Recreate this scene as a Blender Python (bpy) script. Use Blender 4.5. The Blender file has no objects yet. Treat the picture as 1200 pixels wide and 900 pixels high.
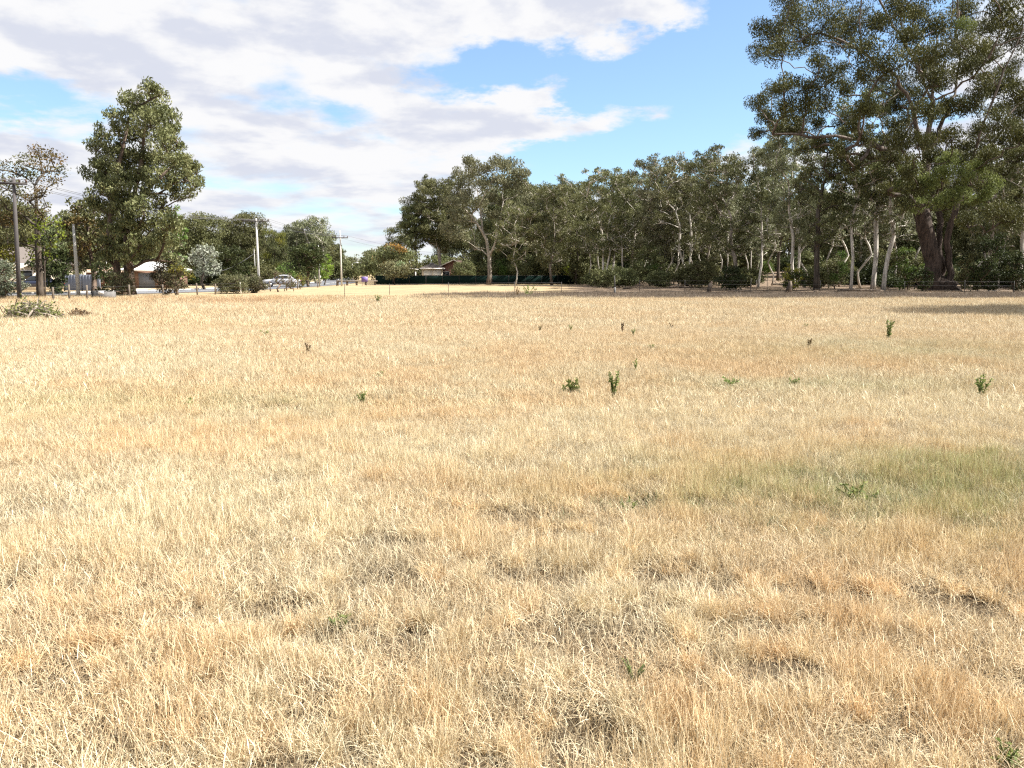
import bpy, math, random
import numpy as np
from mathutils import Vector
R = math.radians
S = bpy.context.scene
COL = S.collection

# ------------------------------------------------------------------ camera
F, H, HOR = 919.0, 1.7, 320.0
TH = math.atan((450 - HOR) / F)
cd = bpy.data.cameras.new('camera')
cd.sensor_width = 36.0; cd.lens = 36.0 * F / 1200.0
cd.clip_start = 0.05; cd.clip_end = 8000
cam = bpy.data.objects.new('camera', cd); COL.objects.link(cam)
cam.location = (0, 0, H); cam.rotation_euler = (math.pi / 2 - TH, 0, 0)
S.camera = cam

def ray(px, py):
    a, b = (px - 600) / F, (450 - py) / F
    return np.array([a, b * math.sin(TH) + math.cos(TH), b * math.cos(TH) - math.sin(TH)])
def gnd(px, py):
    d = ray(px, py); t = -H / d[2]
    return d[0] * t, d[1] * t
def pt(px, py, Y):
    d = ray(px, py); t = Y / d[1]
    return np.array([d[0] * t, Y, H + d[2] * t])
def dist(py):
    return gnd(600, py)[1]
def azel(px, py):
    d = ray(px, py); d = d / np.linalg.norm(d)
    return math.atan2(d[0], d[1]), math.asin(d[2])

# ------------------------------------------------------------------ light and sky
SUN_AZ, SUN_EL = R(94), R(50)
sd = bpy.data.lights.new('sun', 'SUN'); sd.energy = 4.8; sd.angle = R(0.55); sd.color = (1.0, 0.95, 0.87)
sun = bpy.data.objects.new('sun', sd); COL.objects.link(sun)
sv = Vector((math.sin(SUN_AZ) * math.cos(SUN_EL), math.cos(SUN_AZ) * math.cos(SUN_EL), math.sin(SUN_EL)))
sun.rotation_euler = sv.to_track_quat('Z', 'Y').to_euler()
S.view_settings.view_transform = 'Standard'
S.view_settings.look = 'None'
S.view_settings.gamma = 1.0
S.view_settings.use_curve_mapping = False
S.view_settings.exposure = 1.4
S.cycles.use_denoising = False
S.cycles.pixel_filter_type = 'BLACKMAN_HARRIS'
S.cycles.filter_width = 1.25
S.cycles.max_bounces = 8
S.cycles.diffuse_bounces = 4
S.cycles.transmission_bounces = 4
S.cycles.transparent_max_bounces = 8
S.cycles.caustics_reflective = False
S.cycles.caustics_refractive = False

W = bpy.data.worlds.new('World'); S.world = W; W.use_nodes = True
nt = W.node_tree; nt.nodes.clear()
def N(nt, t, **kw):
    n = nt.nodes.new(t)
    for k, v in kw.items(): setattr(n, k, v)
    return n
def mth(nt, op, a, b=None, c=None, clamp=False):
    n = nt.nodes.new('ShaderNodeMath'); n.operation = op; n.use_clamp = clamp
    for i, v in enumerate((a, b, c)):
        if v is None: continue
        if isinstance(v, (int, float)): n.inputs[i].default_value = v
        else: nt.links.new(v, n.inputs[i])
    return n.outputs[0]
def sstep(nt, v, lo, hi):
    n = nt.nodes.new('ShaderNodeMapRange'); n.interpolation_type = 'SMOOTHSTEP'
    nt.links.new(v, n.inputs[0]); n.inputs[1].default_value = lo; n.inputs[2].default_value = hi
    return n.outputs[0]
def mixc(nt, f, a, b, bt='MIX'):
    n = nt.nodes.new('ShaderNodeMix'); n.data_type = 'RGBA'; n.blend_type = bt
    for s, v in ((n.inputs[0], f), (n.inputs[6], a), (n.inputs[7], b)):
        if isinstance(v, (int, float)): s.default_value = v
        elif isinstance(v, (tuple, list)): s.default_value = (*v[:3], 1)
        else: nt.links.new(v, s)
    return n.outputs[2]
def noise(nt, vec, scale, detail=5, rough=0.55, dist=0.0):
    n = nt.nodes.new('ShaderNodeTexNoise'); n.inputs['Scale'].default_value = scale
    n.inputs['Detail'].default_value = detail; n.inputs['Roughness'].default_value = rough
    n.inputs['Distortion'].default_value = dist
    if vec is not None: nt.links.new(vec, n.inputs['Vector'])
    return n.outputs['Fac']

sky = N(nt, 'ShaderNodeTexSky', sky_type='NISHITA', sun_disc=False)
sky.sun_elevation = SUN_EL; sky.sun_rotation = SUN_AZ
sky.air_density = 1.0; sky.dust_density = 0.6; sky.ozone_density = 1.4
tc = N(nt, 'ShaderNodeTexCoord')
sep = N(nt, 'ShaderNodeSeparateXYZ'); nt.links.new(tc.outputs['Generated'], sep.inputs[0])
az = mth(nt, 'ARCTAN2', sep.outputs[0], sep.outputs[1])
el = mth(nt, 'ARCSINE', sep.outputs[2])
cv = N(nt, 'ShaderNodeCombineXYZ')
nt.links.new(az, cv.inputs[0]); nt.links.new(mth(nt, 'MULTIPLY', mth(nt, 'LOGARITHM', mth(nt, 'ADD', mth(nt, 'MAXIMUM', el, -.04), .09), math.e), .78), cv.inputs[1])
def shifted(dx, dy):
    v = N(nt, 'ShaderNodeVectorMath', operation='ADD'); nt.links.new(cv.outputs[0], v.inputs[0]); v.inputs[1].default_value = (dx, dy, 0); return v.outputs[0]
n_big = noise(nt, cv.outputs[0], 4.5, 3, 0.5, 0.1)
n_fine = noise(nt, cv.outputs[0], 9.0, 12, 0.58, 0.15)
w1 = noise(nt, shifted(3.7, 1.1), 5.0, 7, .6); w2 = noise(nt, shifted(-5.2, 8.3), 5.0, 7, .6)
azw = mth(nt, 'ADD', az, mth(nt, 'MULTIPLY', mth(nt, 'SUBTRACT', w1, .5), .26))
elw = mth(nt, 'ADD', el, mth(nt, 'MULTIPLY', mth(nt, 'SUBTRACT', w2, .5), .15))
# cloud gaps (negative) and banks (positive), as places on the sky dome: px, py, rx, ry, weight
blobs = [(815, 105, 120, 62, -1.15), (900, 60, 90, 75, -1.1), (700, 190, 130, 26, -0.85), (560, 78, 48, 17, -0.95),
         (690, 85, 60, 18, -0.7), (640, 62, 40, 14, -.3), (25, 126, 75, 20, -.85), (405, 140, 55, 12, -0.45), (860, 175, 30, 26, .5),
         (430, 262, 70, 22, -0.28), (530, 100, 50, 14, -.35), (735, 8, 120, 22, 0.6),
         (670, 140, 85, 17, 0.8), (590, 145, 60, 25, 0.5), (800, 8, 60, 14, .5), (1010, 30, 100, 60, -0.5), (985, 95, 40, 18, .4), (1180, 110, 50, 30, .4), (250, 40, 260, 60, 0.25)]
acc = None
for px, py, rx, ry, w in blobs:
    a0, e0 = azel(px, py)
    dx = mth(nt, 'MULTIPLY', mth(nt, 'SUBTRACT', azw, a0), F / rx)
    dy = mth(nt, 'MULTIPLY', mth(nt, 'SUBTRACT', elw, e0), F / ry)
    q = mth(nt, 'ADD', mth(nt, 'MULTIPLY', dx, dx), mth(nt, 'MULTIPLY', dy, dy))
    g = mth(nt, 'MULTIPLY', mth(nt, 'EXPONENT', mth(nt, 'MULTIPLY', q, -0.7)), w)
    acc = g if acc is None else mth(nt, 'ADD', acc, g)
dens = mth(nt, 'ADD', mth(nt, 'MULTIPLY', n_big, 1.3), mth(nt, 'MULTIPLY', n_fine, 1.5))
dens = mth(nt, 'ADD', mth(nt, 'ADD', dens, acc), -0.78)
cover = sstep(nt, dens, 0.0, 0.60)
# billows: the side towards the sun and zenith is brighter, the underside greyer
na = noise(nt, cv.outputs[0], 7.0, 8, 0.55, 0.1); nb = noise(nt, shifted(.022, .05), 7.0, 8, 0.55, 0.1)
bil = mth(nt, 'MULTIPLY', mth(nt, 'SUBTRACT', na, nb), 2.2)
nc = noise(nt, shifted(1.3, 4.4), 6.5, 6, 0.55)
n_sh = mth(nt, 'ADD', mth(nt, 'ADD', bil, nc), mth(nt, 'MULTIPLY', mth(nt, 'SUBTRACT', dens, .6), -.18))
shade = sstep(nt, n_sh, 0.14, 0.68)
cloud_col = mixc(nt, shade, (0.276, 0.288, 0.328), (0.368, 0.368, 0.373))
sky_s = mixc(nt, 1.0, sky.outputs[0], (0.078, 0.078, 0.078), 'MULTIPLY')
thin = mixc(nt, 0.11, mixc(nt, 1.0, sky_s, (.80, .96, 1.06), 'MULTIPLY'), (0.32, 0.345, 0.375))
final = mixc(nt, cover, thin, cloud_col)
bg = N(nt, 'ShaderNodeBackground'); bg.inputs[1].default_value = 1.0
nt.links.new(final, bg.inputs[0])
wo = N(nt, 'ShaderNodeOutputWorld'); nt.links.new(bg.outputs[0], wo.inputs[0])
W.cycles.sampling_method = 'MANUAL'; W.cycles.sample_map_resolution = 512

# ------------------------------------------------------------------ small helpers
def smooth(a, lo, hi):
    t = np.clip((a - lo) / (hi - lo), 0, 1); return t * t * (3 - 2 * t)
def _h(ix, iy, s):
    h = (ix.astype(np.int64) * 374761393 + iy.astype(np.int64) * 668265263 + s * 974634777) & 0x7fffffff
    h = ((h ^ (h >> 13)) * 1274126177) & 0x7fffffff
    return ((h ^ (h >> 16)) & 0xffff) / 65535.0
def vnoise(x, y, s=0):
    x = np.asarray(x, float); y = np.asarray(y, float)
    ix, iy = np.floor(x), np.floor(y); fx, fy = x - ix, y - iy
    fx = fx * fx * (3 - 2 * fx); fy = fy * fy * (3 - 2 * fy)
    a, b, c, d = _h(ix, iy, s), _h(ix + 1, iy, s), _h(ix, iy + 1, s), _h(ix + 1, iy + 1, s)
    return (a * (1 - fx) + b * fx) * (1 - fy) + (c * (1 - fx) + d * fx) * fy
def fbm(x, y, s=0, o=3):
    t, a, n = 0, 1.0, 0
    for k in range(o):
        t = t + a * vnoise(x * 2 ** k + 17.3 * k, y * 2 ** k - 9.1 * k, s + k); n += a; a *= 0.5
    return t / n
HOLLOWS = [gnd(*p) + (r,) for p, r in [((385, 745), .20), ((620, 605), .30), ((645, 680), .30), ((475, 748), .16), ((690, 868), .18),
           ((790, 690), .28), ((775, 672), .2), ((60, 795), .2), ((100, 768), .16), ((440, 636), .25), ((690, 748), .3), ((960, 700), .22),
           ((875, 745), .2), ((320, 710), .2), ((390, 888), .16), ((1000, 705), .18), ((330, 885), .12), ((560, 890), .12), ((920, 790), .16),
           ((730, 590), .3), ((30, 600), .35), ((450, 680), .2), ((1110, 710), .25), ((640, 625), .2), ((750, 720), .2)]]
def hollow(x, y):
    v = np.zeros_like(np.asarray(x, float))
    for hx, hy, r in HOLLOWS:
        v = np.maximum(v, np.exp(-(((x - hx) / (1.45 * r)) ** 2 + ((y - hy) / (.9 * r)) ** 2)))
    return v
def gz(x, y):
    x = np.asarray(x, float); y = np.asarray(y, float)
    near = 1 - smooth(y, 30, 50)
    z = near * (0.09 * (fbm(x * .8, y * .8, 3) - .5) + 0.05 * (fbm(x * 2.7, y * 2.7, 5, 2) - .5) - 0.05 * hollow(x, y))
    z = z + smooth(y, 88, 150) * smooth(x, 8, 30) * 2.0
    return z
def gz1(x, y): return float(gz(np.array([x]), np.array([y]))[0])

def set_attr(me, name, arr, dom='POINT', typ='FLOAT'):
    a = me.attributes.new(name, typ, dom)
    key = {'FLOAT': 'value', 'INT': 'value', 'FLOAT_VECTOR': 'vector', 'FLOAT_COLOR': 'color'}[typ]
    a.data.foreach_set(key, np.ascontiguousarray(arr, dtype=np.int32 if typ == 'INT' else np.float32).ravel())
class MB:
    """collects shapes for ONE mesh"""
    def __init__(s): s.v = []; s.f = []; s.m = []; s.t = []; s.n = 0
    def add(s, v, f, mi=0, tint=None):
        v = np.asarray(v, float).reshape(-1, 3); f = np.asarray(f, int)
        s.v.append(v); s.f.append(f + s.n); s.m.append(np.full(len(f), mi)); s.n += len(v)
        s.t.append(np.zeros(len(v)) if tint is None else np.broadcast_to(tint, (len(v),)))
    def box(s, x0, x1, y0, y1, z0, z1, mi=0):
        v = [(x, y, z) for z in (z0, z1) for y in (y0, y1) for x in (x0, x1)]
        s.add(v, [(0, 2, 3, 1), (4, 5, 7, 6), (0, 1, 5, 4), (2, 6, 7, 3), (0, 4, 6, 2), (1, 3, 7, 5)], mi)
    def tube(s, P, rad, n=6, mi=0, cap=True, tint=None):
        P = np.asarray(P, float); m = len(P); rad = np.broadcast_to(rad, (m,))
        T = np.gradient(P, axis=0); T /= np.linalg.norm(T, axis=1)[:, None] + 1e-9
        u = np.cross(T[0], (0.31, 0.95, 0.05) if abs(T[0][2]) > .6 else (0, 0, 1.0)); u /= np.linalg.norm(u) + 1e-9
        ang = np.arange(n) * 2 * math.pi / n; V = np.zeros((m, n, 3))
        for i in range(m):
            u = u - T[i] * u.dot(T[i]); u /= np.linalg.norm(u) + 1e-9; w = np.cross(T[i], u)
            V[i] = P[i] + rad[i] * (np.cos(ang)[:, None] * u + np.sin(ang)[:, None] * w)
        q = []
        for i in range(m - 1):
            for k in range(n):
                a, b = i * n + k, i * n + (k + 1) % n; q.append((a, b, b + n, a + n))
        V = V.reshape(-1, 3)
        if cap:
            c = len(V); V = np.vstack([V, P[0], P[-1]])
            for k in range(n):
                k2 = (k + 1) % n
                q.append((c, k2, k, c)); q.append((c + 1, (m - 1) * n + k, (m - 1) * n + k2, c + 1))
        s.add(V, q, mi, tint)
    def prisms(s, A, B, r0, r1, mi=0):
        """many 3-sided twigs at once"""
        A = np.asarray(A, float); B = np.asarray(B, float); k = len(A)
        if k == 0: return
        T = B - A; T = T / (np.linalg.norm(T, axis=1)[:, None] + 1e-9)
        u = np.cross(T, np.array([0.3, 0.8, 0.52])); u /= np.linalg.norm(u, axis=1)[:, None] + 1e-9; w = np.cross(T, u)
        V = np.zeros((k, 6, 3))
        for j in range(3):
            a = j * 2 * math.pi / 3; o = math.cos(a) * u + math.sin(a) * w
            V[:, j] = A + o * r0; V[:, 3 + j] = B + o * r1
        base = (np.arange(k) * 6)[:, None, None]
        f = np.array([(0, 1, 4, 3), (1, 2, 5, 4), (2, 0, 3, 5)])[None] + base
        s.add(V.reshape(-1, 3), f.reshape(-1, 4), mi)
    def leaves(s, C, D, Nn, L, Wd, mi=0, tint=None):
        """rhombic leaves: centre, direction, side vector, length, width"""
        k = len(C); L = np.broadcast_to(L, (k,))[:, None]; Wd = np.broadcast_to(Wd, (k,))[:, None]
        V = np.stack([C - D * L * .5, C + Nn * Wd * .5 - D * L * .05, C + D * L * .5, C - Nn * Wd * .5 - D * L * .05], 1)
        f = np.arange(4)[None] + (np.arange(k) * 4)[:, None]
        s.add(V.reshape(-1, 3), f, mi, None if tint is None else np.repeat(tint, 4))
    def mesh(s, name, mats, smooth_=False):
        v = np.vstack(s.v); f = np.vstack(s.f); mi = np.concatenate(s.m)
        me = bpy.data.meshes.new(name)
        tri = f[:, 0] == f[:, 3]
        ln = np.where(tri, 3, 4); st = np.concatenate([[0], np.cumsum(ln)[:-1]])
        keep = np.ones(f.shape, bool); keep[tri, 3] = False
        me.vertices.add(len(v)); me.vertices.foreach_set('co', v.astype(np.float32).ravel())
        me.loops.add(int(ln.sum())); me.loops.foreach_set('vertex_index', f[keep].astype(np.int32))
        me.polygons.add(len(f)); me.polygons.foreach_set('loop_start', st.astype(np.int32))
        me.polygons.foreach_set('loop_total', ln.astype(np.int32))
        me.polygons.foreach_set('material_index', mi.astype(np.int32))
        if smooth_: me.polygons.foreach_set('use_smooth', np.ones(len(f), bool))
        set_attr(me, 'tint', np.concatenate(s.t))
        for m in (mats if isinstance(mats, (list, tuple)) else [mats]): me.materials.append(m)
        me.update(calc_edges=True)
        return me
    def build(s, name, mats, parent=None, smooth_=False):
        o = bpy.data.objects.new(name, s.mesh(name, mats, smooth_)); COL.objects.link(o); o.parent = parent
        return o
def tag(o, label=None, cat=None, group=None, kind=None):
    for k, v in (('label', label), ('category', cat), ('group', group), ('kind', kind)):
        if v: o[k] = v
    return o
def thing(name, label, cat, loc=(0, 0, 0), rz=0.0, group=None):
    o = bpy.data.objects.new(name, None); COL.objects.link(o)
    o.location = loc; o.rotation_euler = (0, 0, rz); o.empty_display_size = .3
    return tag(o, label, cat, group)
def dup(root, loc, rz=0.0, sc=1.0, label=None, group=None):
    r = root.copy(); COL.objects.link(r); r.location = loc; r.rotation_euler = (0, 0, rz)
    r.scale = (sc, sc, sc) if not isinstance(sc, tuple) else sc
    if label: r['label'] = label
    if group: r['group'] = group
    for ch in list(root.children):
        c = ch.copy(); COL.objects.link(c); c.parent = r
        for g in ch.children:
            d = g.copy(); COL.objects.link(d); d.parent = c
    return r

# ------------------------------------------------------------------ materials
def mat(name, col, rough=.7, spec=.3, var=0.12, scale=6.0, metal=0.0, bump=0.0, stretch=(1, 1, 1)):
    m = bpy.data.materials.new(name); m.use_nodes = True; t = m.node_tree
    b = t.nodes['Principled BSDF']; b.inputs['Roughness'].default_value = rough
    b.inputs['Specular IOR Level'].default_value = spec; b.inputs['Metallic'].default_value = metal
    tcn = N(t, 'ShaderNodeTexCoord'); mp = N(t, 'ShaderNodeMapping'); mp.inputs['Scale'].default_value = stretch
    t.links.new(tcn.outputs['Object'], mp.inputs[0])
    f = noise(t, mp.outputs[0], scale, 5, .6)
    lo = tuple(c * (1 - 2 * var) for c in col); hi = tuple(min(1, c * (1 + 2 * var)) for c in col)
    t.links.new(mixc(t, f, lo, hi), b.inputs['Base Color'])
    if bump:
        bn = N(t, 'ShaderNodeBump'); bn.inputs['Strength'].default_value = bump; bn.inputs['Distance'].default_value = .05
        t.links.new(f, bn.inputs['Height']); t.links.new(bn.outputs[0], b.inputs['Normal'])
    return m
def leafmat(name, cols, transl=0.25, rough=.55, spec=.2):
    m = bpy.data.materials.new(name); m.use_nodes = True; t = m.node_tree
    b = t.nodes['Principled BSDF']; out = t.nodes['Material Output']
    b.inputs['Roughness'].default_value = rough; b.inputs['Specular IOR Level'].default_value = spec
    at = N(t, 'ShaderNodeAttribute', attribute_name='tint')
    rp = N(t, 'ShaderNodeValToRGB'); e = rp.color_ramp.elements
    while len(e) < len(cols): e.new(.5)
    for i, c in enumerate(cols): e[i].position = i / (len(cols) - 1); e[i].color = (*c, 1)
    t.links.new(at.outputs['Fac'], rp.inputs[0])
    oi = N(t, 'ShaderNodeObjectInfo')
    hv = N(t, 'ShaderNodeHueSaturation')
    t.links.new(rp.outputs[0], hv.inputs['Color'])
    t.links.new(mth(t, 'MULTIPLY_ADD', oi.outputs['Random'], .03, .485), hv.inputs['Hue'])
    t.links.new(mth(t, 'MULTIPLY_ADD', oi.outputs['Random'], .35, .83), hv.inputs['Value'])
    t.links.new(hv.outputs[0], b.inputs['Base Color'])
    tr = N(t, 'ShaderNodeBsdfTranslucent'); t.links.new(hv.outputs[0], tr.inputs[0])
    mx = N(t, 'ShaderNodeMixShader'); mx.inputs[0].default_value = transl
    t.links.new(b.outputs[0], mx.inputs[1]); t.links.new(tr.outputs[0], mx.inputs[2]); t.links.new(mx.outputs[0], out.inputs[0])
    return m
def barkmat(name, dark, mid, pale, zlo, zhi):
    """rough dark bark at the foot shedding to smooth pale bark above"""
    m = bpy.data.materials.new(name); m.use_nodes = True; t = m.node_tree; b = t.nodes['Principled BSDF']
    b.inputs['Roughness'].default_value = .8; b.inputs['Specular IOR Level'].default_value = .2
    tcn = N(t, 'ShaderNodeTexCoord'); mp = N(t, 'ShaderNodeMapping'); mp.inputs['Scale'].default_value = (2.2, 2.2, .35)
    t.links.new(tcn.outputs['Object'], mp.inputs[0])
    f = noise(t, mp.outputs[0], 2.2, 6, .65); f2 = noise(t, mp.outputs[0], .8, 3, .5)
    sp = N(t, 'ShaderNodeSeparateXYZ'); t.links.new(tcn.outputs['Object'], sp.inputs[0])
    h = mth(t, 'ADD', sp.outputs[2], mth(t, 'MULTIPLY', mth(t, 'SUBTRACT', f2, .5), 6.0))
    up = sstep(t, h, zlo, zhi)
    c1 = mixc(t, sstep(t, f, .35, .65), mid, pale); c0 = mixc(t, sstep(t, f, .35, .65), dark, tuple(c * 3.4 for c in dark))
    t.links.new(mixc(t, up, c0, c1), b.inputs['Base Color'])
    bn = N(t, 'ShaderNodeBump'); bn.inputs['Strength'].default_value = .5; bn.inputs['Distance'].default_value = .06
    t.links.new(f, bn.inputs['Height']); t.links.new(bn.outputs[0], b.inputs['Normal'])
    return m
LM = {
 'gum': leafmat('gum leaf', [(0.062, 0.069, 0.028), (0.106, 0.116, 0.047), (0.172, 0.179, 0.077), (0.272, 0.267, 0.131)]),
 'redgum_shaded': leafmat('shaded red gum leaf', [(0.032, 0.033, 0.011), (0.057, 0.057, 0.017), (0.092, 0.090, 0.028), (0.156, 0.141, 0.047)], .2),  # red gum leaf, darkened in colour so the giant crown looks backlit
 'epi_lit': leafmat('sunlit new gum leaf', [(.085, .100, .030), (.135, .155, .045), (.20, .22, .07), (.28, .29, .11)], .3),  # yellow green regrowth, lightened in colour to look sunlit before the dark crown
 'dull': leafmat('dull gum leaf', [(0.084, 0.093, 0.047), (0.146, 0.155, 0.080), (0.221, 0.229, 0.130), (0.365, 0.365, 0.223)]),
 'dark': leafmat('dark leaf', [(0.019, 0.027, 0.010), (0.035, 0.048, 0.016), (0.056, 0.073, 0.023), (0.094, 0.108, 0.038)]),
 'bright': leafmat('fresh green leaf', [(.05, .09, .018), (.085, .14, .03), (.14, .2, .05), (.2, .27, .09)], .35),
 'lime': leafmat('lime leaf', [(.11, .17, .02), (.19, .26, .035), (.28, .34, .06), (.36, .42, .1)], .4),
 'silver': leafmat('silver leaf', [(.08, .1, .06), (.16, .18, .12), (.3, .32, .25), (.48, .5, .44)], .2),
 'pale': leafmat('pale green leaf', [(.07, .1, .04), (.14, .18, .08), (.24, .29, .15), (.4, .44, .3)], .3),
 'autumn': leafmat('autumn leaf', [(.075, .075, .03), (.14, .12, .04), (.22, .15, .05), (.19, .18, .075)], .3),
 'orange': leafmat('orange leaf', [(.12, .11, .04), (.22, .13, .04), (.33, .15, .04), (.2, .19, .09)], .3),
 'grey': leafmat('grey green shrub leaf', [(0.056, 0.059, 0.028), (0.095, 0.097, 0.048), (0.157, 0.153, 0.080), (0.246, 0.224, 0.128)], .2),
 'yellowg': leafmat('yellow green leaf', [(.09, .10, .02), (.17, .17, .03), (.27, .25, .05), (.33, .3, .09)], .35),
 'dryleaf': leafmat('dry brown leaf', [(.07, .04, .022), (.13, .075, .04), (.2, .13, .075), (.26, .2, .13)], .15),
 'weed': leafmat('weed leaf', [(0.086, 0.120, 0.034), (0.146, 0.195, 0.055), (0.246, 0.282, 0.092), (0.394, 0.390, 0.152)], .3),
 'twiggy': leafmat('thin brown green leaf', [(.06, .05, .03), (.09, .085, .05), (.13, .12, .07), (.17, .15, .1)], .2),
}
BK = {
 'gum': barkmat('gum bark', (.06, .047, .036), (.22, .19, .16), (.50, .46, .40), .5, 4.5),
 'white': barkmat('white gum bark', (.11, .09, .07), (.36, .33, .29), (.68, .64, .57), -1.0, 2.0),
 'dark': barkmat('dark rough bark', (.035, .028, .022), (.06, .05, .04), (.13, .11, .09), 1, 9),
 'red': barkmat('red gum bark', (.03, .022, .018), (.065, .05, .042), (.20, .165, .14), 4, 16),
 'brown': barkmat('brown bark', (.05, .036, .027), (.09, .065, .05), (.15, .115, .09), 1, 6),
}
M_concrete = mat('weathered concrete', (.36, .35, .325), .85, .2, .08, 9)
M_poleWood = mat('weathered pole timber', (.085, .078, .078), .85, .2, .2, 5, stretch=(6, 6, .5))
M_postWood = mat('grey post timber', (.15, .125, .10), .9, .2, .2, 9, stretch=(4, 4, 1))
M_whitePost = mat('white painted post', (.75, .74, .70), .6, .3, .05)
M_steel = mat('dark steel picket', (.05, .045, .042), .6, .4, .15, 20)
M_gal = mat('galvanised steel', (.42, .43, .44), .5, .5, .1, 12, .5)
M_paleconc = mat('pale concrete', (.56, .55, .52), .85, .2, .06, 9)
M_wire = mat('power cable', (.10, .10, .105), .5, .4, .05)
M_ins = mat('brown porcelain insulator', (.09, .05, .035), .3, .5, .05)
M_cream = mat('cream brick wall', (.62, .55, .45), .85, .2, .06, 8)
M_pinkbrick = mat('brown brick wall', (.20, .125, .095), .85, .2, .08, 8)
M_redbrick = mat('red brick wall', (.19, .10, .075), .85, .2, .12, 8)
M_tile = mat('grey brown roof tiles', (.15, .128, .115), .8, .25, .12, 5, bump=.3, stretch=(1, 4, 1))
M_tileP = mat('faded terracotta roof', (.55, .37, .27), .8, .25, .08, 5)
M_whiteroof = mat('white painted metal roof', (.82, .82, .80), .45, .4, .04, 3)
M_white = mat('white trim paint', (.78, .77, .74), .55, .35, .04)
M_glass = mat('dark window glass', (.03, .035, .04), .08, .6, .1)
M_blueFence = mat('slate blue sheet fence', (.17, .185, .22), .55, .35, .06, 4)
M_greenFence = mat('dark green mesh fence', (.008, .019, .016), .95, .05, .15, 4)
M_purple = mat('purple sign board', (.17, .12, .34), .5, .35, .05)
M_rust = mat('rusty brown metal', (.12, .07, .045), .8, .3, .2, 10)
M_asphalt = mat('asphalt road', (.14, .145, .16), .9, .2, .12, 3)
M_line = mat('white road paint', (.75, .75, .72), .7, .3, .06, 5)
M_kerb = mat('concrete kerb', (.45, .44, .41), .85, .2, .08, 3)
M_tyre = mat('black rubber tyre', (.02, .02, .021), .8, .3, .1)
M_rim = mat('alloy rim', (.5, .5, .52), .35, .5, .05, metal=.8)
M_lamp = mat('car lamp lens', (.7, .7, .68), .2, .6, .05)
M_redlamp = mat('red lamp lens', (.35, .02, .02), .25, .6, .05)
M_grey = mat('weathered grey cement sheet', (.17, .165, .16), .9, .2, .15, 4)
M_black = mat('black plastic', (.025, .025, .026), .6, .3, .1)
def carpaint(n, c):
    m = mat(n, c, .3, .6, .03, 2); m.node_tree.nodes['Principled BSDF'].inputs['Coat Weight'].default_value = .6; return m

# ------------------------------------------------------------------ ground, road
def ground():
    ts = np.linspace(-1, 1, 241); xs = np.sinh(ts * 6.4) * 2.6 / 1.0
    xs = np.sign(ts) * (np.abs(ts) * 14 + np.abs(ts) ** 4 * 120 + np.abs(ts) ** 14 * 5200)
    u = np.linspace(0, 1, 330); ys = -25 + u * 60 + u ** 4 * 140 + u ** 16 * 6500
    X, Y = np.meshgrid(xs, ys); x, y = X.ravel(), Y.ravel(); z = gz(x, y)
    nx, ny = len(xs), len(ys)
    i = np.arange(nx * ny).reshape(ny, nx)
    f = np.stack([i[:-1, :-1], i[:-1, 1:], i[1:, 1:], i[1:, :-1]], -1).reshape(-1, 4)
    b = MB(); b.add(np.stack([x, y, z], 1), f)
    m = bpy.data.materials.new('dry paddock soil and straw'); m.use_nodes = True; t = m.node_tree; bs = t.nodes['Principled BSDF']
    bs.inputs['Roughness'].default_value = .95; bs.inputs['Specular IOR Level'].default_value = .1
    tcn = N(t, 'ShaderNodeTexCoord'); P = tcn.outputs['Object']
    f1 = noise(t, P, 38, 6, .7); f2 = noise(t, P, .35, 5, .6); f3 = noise(t, P, 4, 5, .65)
    straw = mixc(t, sstep(t, f1, .3, .7), (.03, .022, .015), (.17, .128, .08))
    straw = mixc(t, sstep(t, f3, .35, .75), straw, (.085, .065, .042))
    mown = mixc(t, sstep(t, f2, .35, .65), (.31, .235, .14), (.38, .295, .18))
    mown = mixc(t, mth(t, 'MULTIPLY', sstep(t, f3, .5, .7), .5), mown, (.34, .26, .16))
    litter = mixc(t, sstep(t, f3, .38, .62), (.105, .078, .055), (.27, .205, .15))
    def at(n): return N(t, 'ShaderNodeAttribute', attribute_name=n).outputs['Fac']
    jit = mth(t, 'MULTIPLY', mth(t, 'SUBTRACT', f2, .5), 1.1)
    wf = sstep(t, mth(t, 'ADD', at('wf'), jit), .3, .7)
    wm = sstep(t, mth(t, 'ADD', at('wm'), mth(t, 'MULTIPLY', jit, .4)), .35, .65)
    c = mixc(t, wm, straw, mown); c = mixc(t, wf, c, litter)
    t.links.new(c, bs.inputs['Base Color'])
    bn = N(t, 'ShaderNodeBump'); bn.inputs['Strength'].default_value = .7; bn.inputs['Distance'].default_value = .04
    t.links.new(f1, bn.inputs['Height']); t.links.new(bn.outputs[0], bs.inputs['Normal'])
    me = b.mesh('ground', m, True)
    wood = smooth(x / np.maximum(y, 1), .0, .14) * smooth(y, 48, 56)  # litter drawn out to the paddock, its brown also deepening the shade band
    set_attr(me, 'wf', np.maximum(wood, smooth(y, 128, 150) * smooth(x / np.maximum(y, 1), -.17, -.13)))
    set_attr(me, 'wm', smooth(y, 48, 58))
    o = bpy.data.objects.new('ground', me); COL.objects.link(o); tag(o, kind='structure')
ground()
def catmull(P, n=12):
    P = np.asarray(P, float); Q = np.vstack([2 * P[0] - P[1], P, 2 * P[-1] - P[-2]]); out = []
    for i in range(1, len(Q) - 2):
        for t in np.linspace(0, 1, n, endpoint=False):
            a, b, c, d = Q[i - 1:i + 3]
            out.append(.5 * (2 * b + (c - a) * t + (2 * a - 5 * b + 4 * c - d) * t * t + (3 * b - a - 3 * c + d) * t ** 3))
    out.append(P[-1]); return np.array(out)
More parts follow.
